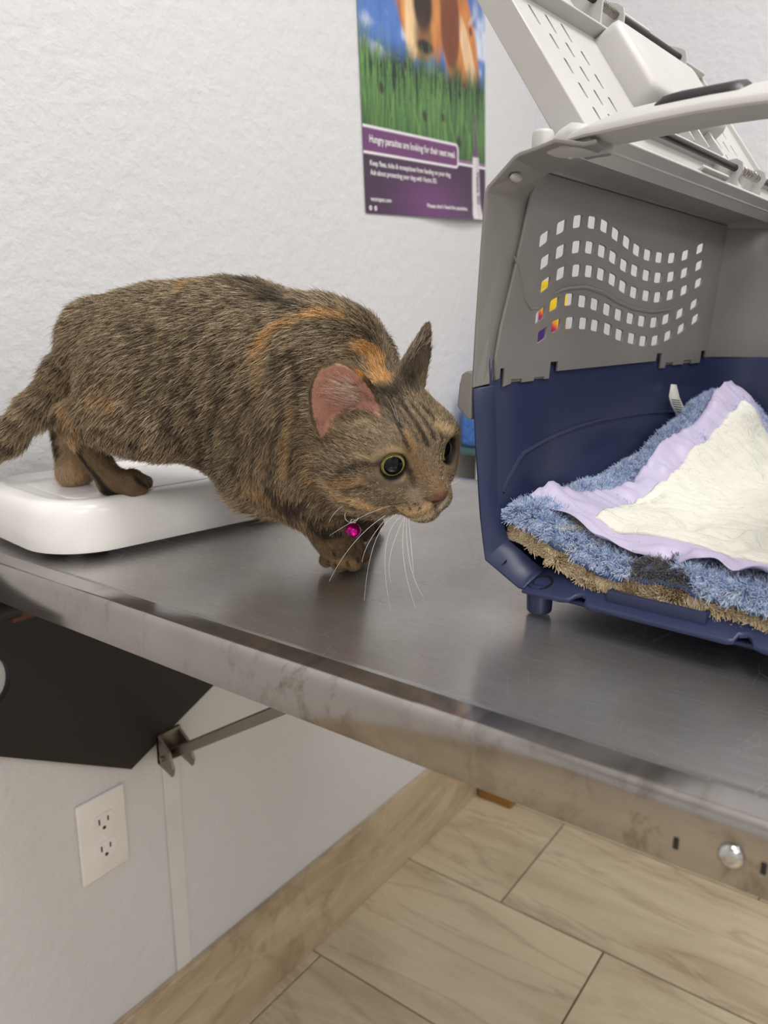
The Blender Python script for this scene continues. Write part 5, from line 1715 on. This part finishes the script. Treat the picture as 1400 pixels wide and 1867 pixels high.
# ---- fur
rf = np.random.default_rng(17)
T3 = np.concatenate([CQ[:, [0, 1, 2]], CQ[:, [0, 2, 3]]])
a_, b_, c_ = CV[T3[:, 0]], CV[T3[:, 1]], CV[T3[:, 2]]
fn_ = np.cross(b_ - a_, c_ - a_); ar = np.linalg.norm(fn_, axis=1) / 2; fn_ /= (2 * ar[:, None] + 1e-15)
tc_ = (a_ + b_ + c_) / 3
vbare = np.maximum(np.maximum(nk, (eyedist < 0.95) * 1.0), ear_in * 0.93)
tb = vbare[T3].mean(1)
hloc = (tc_ - HCc) @ HRc / HS
headness = CW['head'][T3].mean(1) + CW['ear'][T3].mean(1)
dens_ = ar * (1 + 1.7 * np.clip(headness, 0, 1)) * np.clip(1 - tb, 0, 1) * (1 + 0.6 * (CW['paw'] + CW['hpaw'])[T3].mean(1))
NF = 340000
ti = rf.choice(len(T3), NF, p=dens_ / dens_.sum())
u1, u2 = np.sqrt(rf.random(NF)), rf.random(NF)
R0 = a_[ti] * (1 - u1)[:, None] + b_[ti] * (u1 * (1 - u2))[:, None] + c_[ti] * (u1 * u2)[:, None]
# smooth normals from the field
def grad(P, e=0.003):
    g = np.stack([fld(P + np.eye(3)[k] * e) - fld(P - np.eye(3)[k] * e) for k in range(3)], 1)
    return g / (np.linalg.norm(g, axis=1)[:, None] + 1e-9)


NN = grad(R0) * 0.7 + fn_[ti] * 0.3; NN /= np.linalg.norm(NN, axis=1)[:, None]
FW = region_w(R0, 0.010)
hq = (R0 - HCc) @ HRc / HS
# flow directions
flow = np.tile(np.array([-1.0, 0, -0.65]), (NF, 1)) * (FW['body'] + FW['neck'])[:, None]
flow += (np.array([-0.55, 0, -0.8]) * FW['thigh'][:, None]) + np.array([0.1, 0, -1.0]) * (FW['leg'])[:, None] + np.array([0.45, 0, -0.9]) * (FW['hleg'])[:, None] + np.array([0, 0, -1.0]) * FW['fhleg'][:, None]
flow += np.array([0.9, 0, -0.35]) * (FW['paw'] + FW['hpaw'])[:, None]
td = (TP[4] - TP[0]); td /= np.linalg.norm(td); flow += td * FW['tail'][:, None] * 1.4
hv = hq - np.array([5.6, 0, -0.9]); hv /= np.linalg.norm(hv, axis=1)[:, None]
hv = hv + np.array([0, 0, -0.10]) * (hq[:, 2:3] < 0)
flow += (hv @ HRc.T) * (FW['head'])[:, None] * 1.2
for side, (b, U_, S_, O_, L_, Wd, dp) in EAR.items():
    m_ = FW['ear'] * (np.sign((R0 - HCc) @ HRc[:, 1]) == side); flow += U_ * m_[:, None] * 1.2
flow -= NN * (flow * NN).sum(1)[:, None]; flow /= (np.linalg.norm(flow, axis=1)[:, None] + 1e-6)
cl1 = np.stack([value_noise(R0, 95, s) - 0.5 for s in (51, 52, 53)], 1)
flow = flow + cl1 * 0.24 + rf.normal(0, 0.16, (NF, 3))
ln = 0.0098 * FW['body'] + 0.0098 * FW['neck'] + 0.0092 * FW['thigh'] + 0.0130 * FW['tail'] + 0.0060 * FW['leg'] + 0.0023 * (FW['paw'] + FW['hpaw']) + 0.0058 * (FW['hleg'] + FW['fhleg']) + 0.0062 * FW['head'] + 0.0040 * FW['ear']
# short on the face, longer behind cheeks, shaggy belly and rump
face = sst(-0.5, 3.2, hq[:, 0]) * FW['head']; ln = ln * (1 - 0.58 * face)
belly = sst(0.072, 0.045, R0[:, 2]) * FW['body'] * sst(0.06, 0.11, R0[:, 0]); ln = ln + 0.009 * np.clip(belly, 0, 1)
ln = ln * rf.uniform(0.65, 1.2, NF) * (1 + 0.5 * (rf.random(NF) < 0.03))
lift = 0.34 * FW['body'] + 0.42 * FW['neck'] + 0.40 * FW['thigh'] + 0.5 * FW['tail'] + 0.25 * (FW['leg'] + FW['hleg'] + FW['fhleg']) + 0.22 * (FW['paw'] + FW['hpaw']) + 0.30 * FW['head'] + 0.35 * FW['ear']
lift = lift + 0.15 * rf.normal(0, 1, NF) * 0.6
eyq = np.full(NF, 9.0); away = np.zeros((NF, 3))
for s in (1, -1):
    ec, ax_ = EYE[s]; q = R0 - ec; h_ = q @ ax_; rad_ = q - h_[:, None] * ax_; rr = np.linalg.norm(rad_, axis=1)
    near = (1 - sst(0.85, 1.5, rr / HS)) * (h_ > 0)
    away += near[:, None] * rad_ / (rr[:, None] + 1e-9); ln = ln * (1 - 0.6 * near)
flow = flow + away * 1.8; flow /= np.linalg.norm(flow, axis=1)[:, None]
D0 = flow + NN * np.clip(lift, 0.05, 0.9)[:, None] * 1.25; D0 /= np.linalg.norm(D0, axis=1)[:, None]
D1 = flow + NN * np.clip(lift, 0.05, 0.9)[:, None] * 0.35; D1 /= np.linalg.norm(D1, axis=1)[:, None]
K = 4; pts = np.zeros((NF, K, 3)); pts[:, 0] = R0 - NN * 0.0006
for k in range(1, K):
    w_ = (k - 1) / (K - 2); d_ = D0 * (1 - w_) + D1 * w_
    pts[:, k] = pts[:, k - 1] + d_ * (ln / (K - 1))[:, None]
# keep off the table and the platform
zmin = np.where((R0[:, 0] < 0.13) & (R0[:, 2] > SZ - 0.002), SZ + 0.0006, 0.0008)
pts[:, :, 2] = np.maximum(pts[:, :, 2], zmin[:, None])
fcol = coat_color(R0, FW, rf)
agouti = rf.random(NF); 
cream = np.clip(1.0 - FW['paw'], 0, 1)
tip = (agouti > 0.64)[:, None] * lin((206, 178, 132)) ; 
tick = np.clip(FW['body'] + FW['neck'] + FW['thigh'] + FW['tail'] + 1.0 * FW['head'] + 0.6 * FW['leg'], 0, 1)
kk = ((agouti > 0.56) * 0.62 * rf.uniform(0.45, 1, NF) * tick)[:, None]
lum = fcol.mean(1, keepdims=True); kk = kk * np.clip(lum / 0.09, 0.22, 1)
fcol = fcol * (1 - kk) + lin((226, 203, 168)) * kk
dk = ((agouti < 0.32) * 0.70 * (0.35 + 0.65 * tick))[:, None]; fcol = fcol * (1 - dk) + lin((38, 32, 26)) * dk
fcol *= (rf.uniform(0.75, 1.25, NF) * (0.68 + 0.64 * value_noise(R0, 620, 61)))[:, None]
rad = 0.000125 + 0.00005 * (FW['body'] + FW['thigh'] + FW['neck'] + FW['tail']) 
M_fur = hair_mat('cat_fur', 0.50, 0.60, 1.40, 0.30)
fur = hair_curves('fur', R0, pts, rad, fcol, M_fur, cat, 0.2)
# long pale hairs inside the ears
for side, (b, U_, S_, O_, L_, Wd, dp) in EAR.items():
    n_ = 900
    hx_ = rf.uniform(0.05, 0.55, n_) * L_; xx = rf.uniform(-0.1, 0.85, n_) * Wd * 0.8
    hn = hx_ / L_; R_ = Wd * (1 - hn ** 2.3) ** EXPO[side]
    back = -dp * (1 - 0.75 * hn) * (1 - np.clip(xx / R_, -1, 1) ** 2) * (R_ / Wd)
    rt = b + U_ * hx_[:, None] + S_ * xx[:, None] + O_ * (back + 0.001)[:, None]
    dr = U_ * 0.75 + O_ * 0.30 - S_ * 0.85 + rf.normal(0, 0.28, (n_, 3)); dr /= np.linalg.norm(dr, axis=1)[:, None]
    l_ = rf.uniform(0.010, 0.020, n_)[:, None]
    p_ = np.stack([rt + dr * l_ * q + (U_ * 0.35 + O_ * 0.1) * l_ * q * q for q in (0, 0.33, 0.67, 1)], 1)
    o = hair_curves('ear_hair', rt, p_, np.full(n_, 0.00013), np.tile(lin((232, 212, 194)), (n_, 1)) * rf.uniform(0.7, 1.05, n_)[:, None], M_fur, cat, 0.2)

# ---- eyes
t = NT('eye'); tc = t.add('ShaderNodeTexCoord'); sp = t.add('ShaderNodeSeparateXYZ'); t.link(tc.outputs['Object'], sp.inputs[0])
rr = t.math('SQRT', t.math('ADD', t.math('POWER', sp.outputs[0], 2.0), t.math('POWER', sp.outputs[1], 2.0)))
rn = t.math('DIVIDE', rr, 0.97 * HS)
fib = t.noise(t.coord('Object', scale=(1, 1, 1)), 900, 3)
irc = t.ramp(fib, [(0.3, srgb(146, 140, 72)), (0.7, srgb(190, 182, 112))]).outputs[0]
pup = t.ramp(rn, [(0.60, (0, 0, 0)), (0.625, (1, 1, 1))]).outputs[0]
lim = t.ramp(rn, [(0.74, (1, 1, 1)), (0.81, (0.02, 0.02, 0.015))]).outputs[0]
ic = t.mix(pup, (0.004, 0.004, 0.006), irc); t.link(t.mix(1.0, ic, lim, 'MULTIPLY'), t.b.inputs['Base Color'])
t.set(Roughness=0.08); t.b.inputs['Specular IOR Level'].default_value = 0.28
M_eye = t.m
for s in (-1, 1):
    ec, ax_ = EYE[s]
    zc = Vector(ax_); xc = zc.orthogonal().normalized(); yc = zc.cross(xc)
    m_ = Matrix(((xc[0], yc[0], zc[0], ec[0]), (xc[1], yc[1], zc[1], ec[1]), (xc[2], yc[2], zc[2], ec[2]), (0, 0, 0, 1)))
    bm = bmesh.new(); bmesh.ops.create_uvsphere(bm, u_segments=40, v_segments=24, radius=0.98 * HS)
    o = bm_obj('eye', bm, M_eye, cat, smooth=True); o.matrix_local = m_

# ---- whiskers
M_whisk = plain('whisker', (236, 234, 228), 0.3)
def whisker(px0, px1, px2, l0, l1, r=0.00022):
    a = cl_(*px0, l0); c = cl_(*px2, l1); m_ = cl_(*px1, (l0 + l1) / 2)
    ctrl = 2 * m_ - 0.5 * (a + c)
    ps = [(1 - q) ** 2 * a + 2 * q * (1 - q) * ctrl + q * q * c for q in np.linspace(0, 1, 12)]
    tube('whisker', ps, list(np.linspace(r, r * 0.3, 12)), M_whisk, cat, 5)
WL = float(-hd_(4.0, -1.3, -2.2)[1])
for a, b, c in (((712, 922), (660, 942), (600, 977)), ((702, 940), (645, 990), (600, 1060)), ((722, 938), (683, 990), (664, 1095)), ((733, 940), (703, 1000), (712, 1112)), ((738, 942), (712, 1010), (713, 1062)),
                ((738, 945), (736, 1020), (757, 1108)), ((741, 945), (748, 1030), (773, 1090)), ((745, 945), (750, 1000), (754, 1045)), ((640, 915), (615, 930), (600, 952)), ((700, 950), (672, 990), (660, 1025))):
    whisker(a, b, c, WL, WL + 0.015)
WF = float(-hd_(4.0, 1.3, -2.0)[1])
for a, b, c in (((818, 885), (832, 878), (842, 871)), ((820, 898), (826, 897), (832, 897)), ((820, 905), (826, 912), (832, 918))):
    whisker(a, b, c, WF, WF - 0.01, 0.00016)
BW = float(-hd_(2.4, -1.6, 1.9)[1])
for a, b, c in (((725, 770), (716, 745), (704, 722)), ((727, 775), (722, 750), (714, 728)), ((800, 770), (803, 757), (806, 748)), ((805, 772), (810, 764), (818, 752))):
    whisker(a, b, c, BW + (0.0 if a[0] < 780 else -0.05), BW + (0.01 if a[0] < 780 else -0.05), 0.00014)

# ---- collar with a little bell
M_collar = plain('tan_collar', (186, 150, 104), 0.6); M_silver = plain('silver_ring', (200, 198, 192), 0.2, 1.0); M_pink = plain('magenta_metal', (214, 24, 150), 0.22, 0.85)
col_ = thing('cat_collar', 'tan collar with pink bell hanging under the cat\'s chin', 'collar', tuple(KO), KROT)
nc = hd_(-3.3, 0, -1.5)
nax = hd_(-2, 0, 0) - cl_(590, 745, 0.025); nax = nax / np.linalg.norm(nax) + np.array([0, 0, 0.25]); nax /= np.linalg.norm(nax)
# outline the neck where the collar's plane cuts it
e1 = np.cross(nax, [0, 0, 1.0]); e1 /= np.linalg.norm(e1); e2 = np.cross(nax, e1)
ring_ = []
for a in np.linspace(0, 2 * math.pi, 48, endpoint=False):
    d_ = e1 * math.cos(a) + e2 * math.sin(a)
    rr_ = np.linspace(0.01, 0.09, 160); v = fld(nc + d_ * rr_[:, None]); i = np.argmax(v > 0.0); ring_.append((rr_[i] if v.max() > 0 else 0.05, d_))
rad_ = np.array([r for r, _ in ring_]); rad_ = np.convolve(np.concatenate([rad_[-4:], rad_, rad_[:4]]), np.ones(9) / 9, 'valid')
V = []; Fc = []; n_ = 48
for i, (r, d_) in enumerate(zip(rad_, [d for _, d in ring_])):
    pj = proj(KM.T @ (nc + d_ * r) + KO); lift_ = 0.0140 * math.exp(-((pj[0] - 566) ** 2 + (pj[1] - 795) ** 2) / 8.0 ** 2) - 0.0070
    for rr_, h_ in ((r - 0.010, -0.005), (r + lift_, -0.005), (r + lift_, 0.005), (r - 0.010, 0.005)): V.append(nc + d_ * rr_ + nax * h_)
for i in range(n_):
    j = (i + 1) % n_
    for k in range(4): Fc.append((i * 4 + k, i * 4 + (k + 1) % 4, j * 4 + (k + 1) % 4, j * 4 + k))
mesh('band', V, Fc, M_collar, col_, None, 40)
bl = 0.088
def torus_pts(c, r, ax1, ax2, n_=28): return [tuple(c + r * (ax1 * math.cos(q) + ax2 * math.sin(q))) for q in np.linspace(0, 2 * math.pi, n_ + 1)]
vd = KM @ (RC @ np.array([0.35, 0, 1.0])); vd /= np.linalg.norm(vd); rt_ = KM @ (RC @ np.array([1.0, 0, 0.1]))
upv_ = np.array([0, 0, 1.0])
r1c = cl_(635, 922, bl); tube('small_ring', torus_pts(r1c, 0.0026, upv_, rt_), 0.00045, M_silver, col_, 8)
r2c = cl_(641, 941, bl); tube('split_ring', torus_pts(r2c, 0.0052, upv_, rt_), 0.00055, M_silver, col_, 8)
bc = cl_(644, 967, bl)
bm = bmesh.new(); bmesh.ops.create_uvsphere(bm, u_segments=24, v_segments=16, radius=0.0060, matrix=Matrix.Translation(tuple(bc)))
bell = bm_obj('bell', bm, M_pink, col_, smooth=True)
tube('bell_loop', torus_pts(bc + np.array([0, 0, 0.0072]), 0.0018, upv_, rt_), 0.0006, M_silver, bell, 8)
tube('bell_seam', torus_pts(bc, 0.0061, rt_, vd), 0.0005, M_pink, bell, 8)
for sgn in (0.0,):
    q0 = bc - vd * 0.0052 + np.array([0, 0, -0.0022])
    for a in (0, 2.1, 4.2):
        dd_ = rt_ * math.cos(a) + upv_ * math.sin(a)
        tube('bell_slit', [tuple(q0 - vd * 0.0006), tuple(q0 + dd_ * 0.0030 - vd * 0.0001)], 0.00055, M_dark, bell, 6)
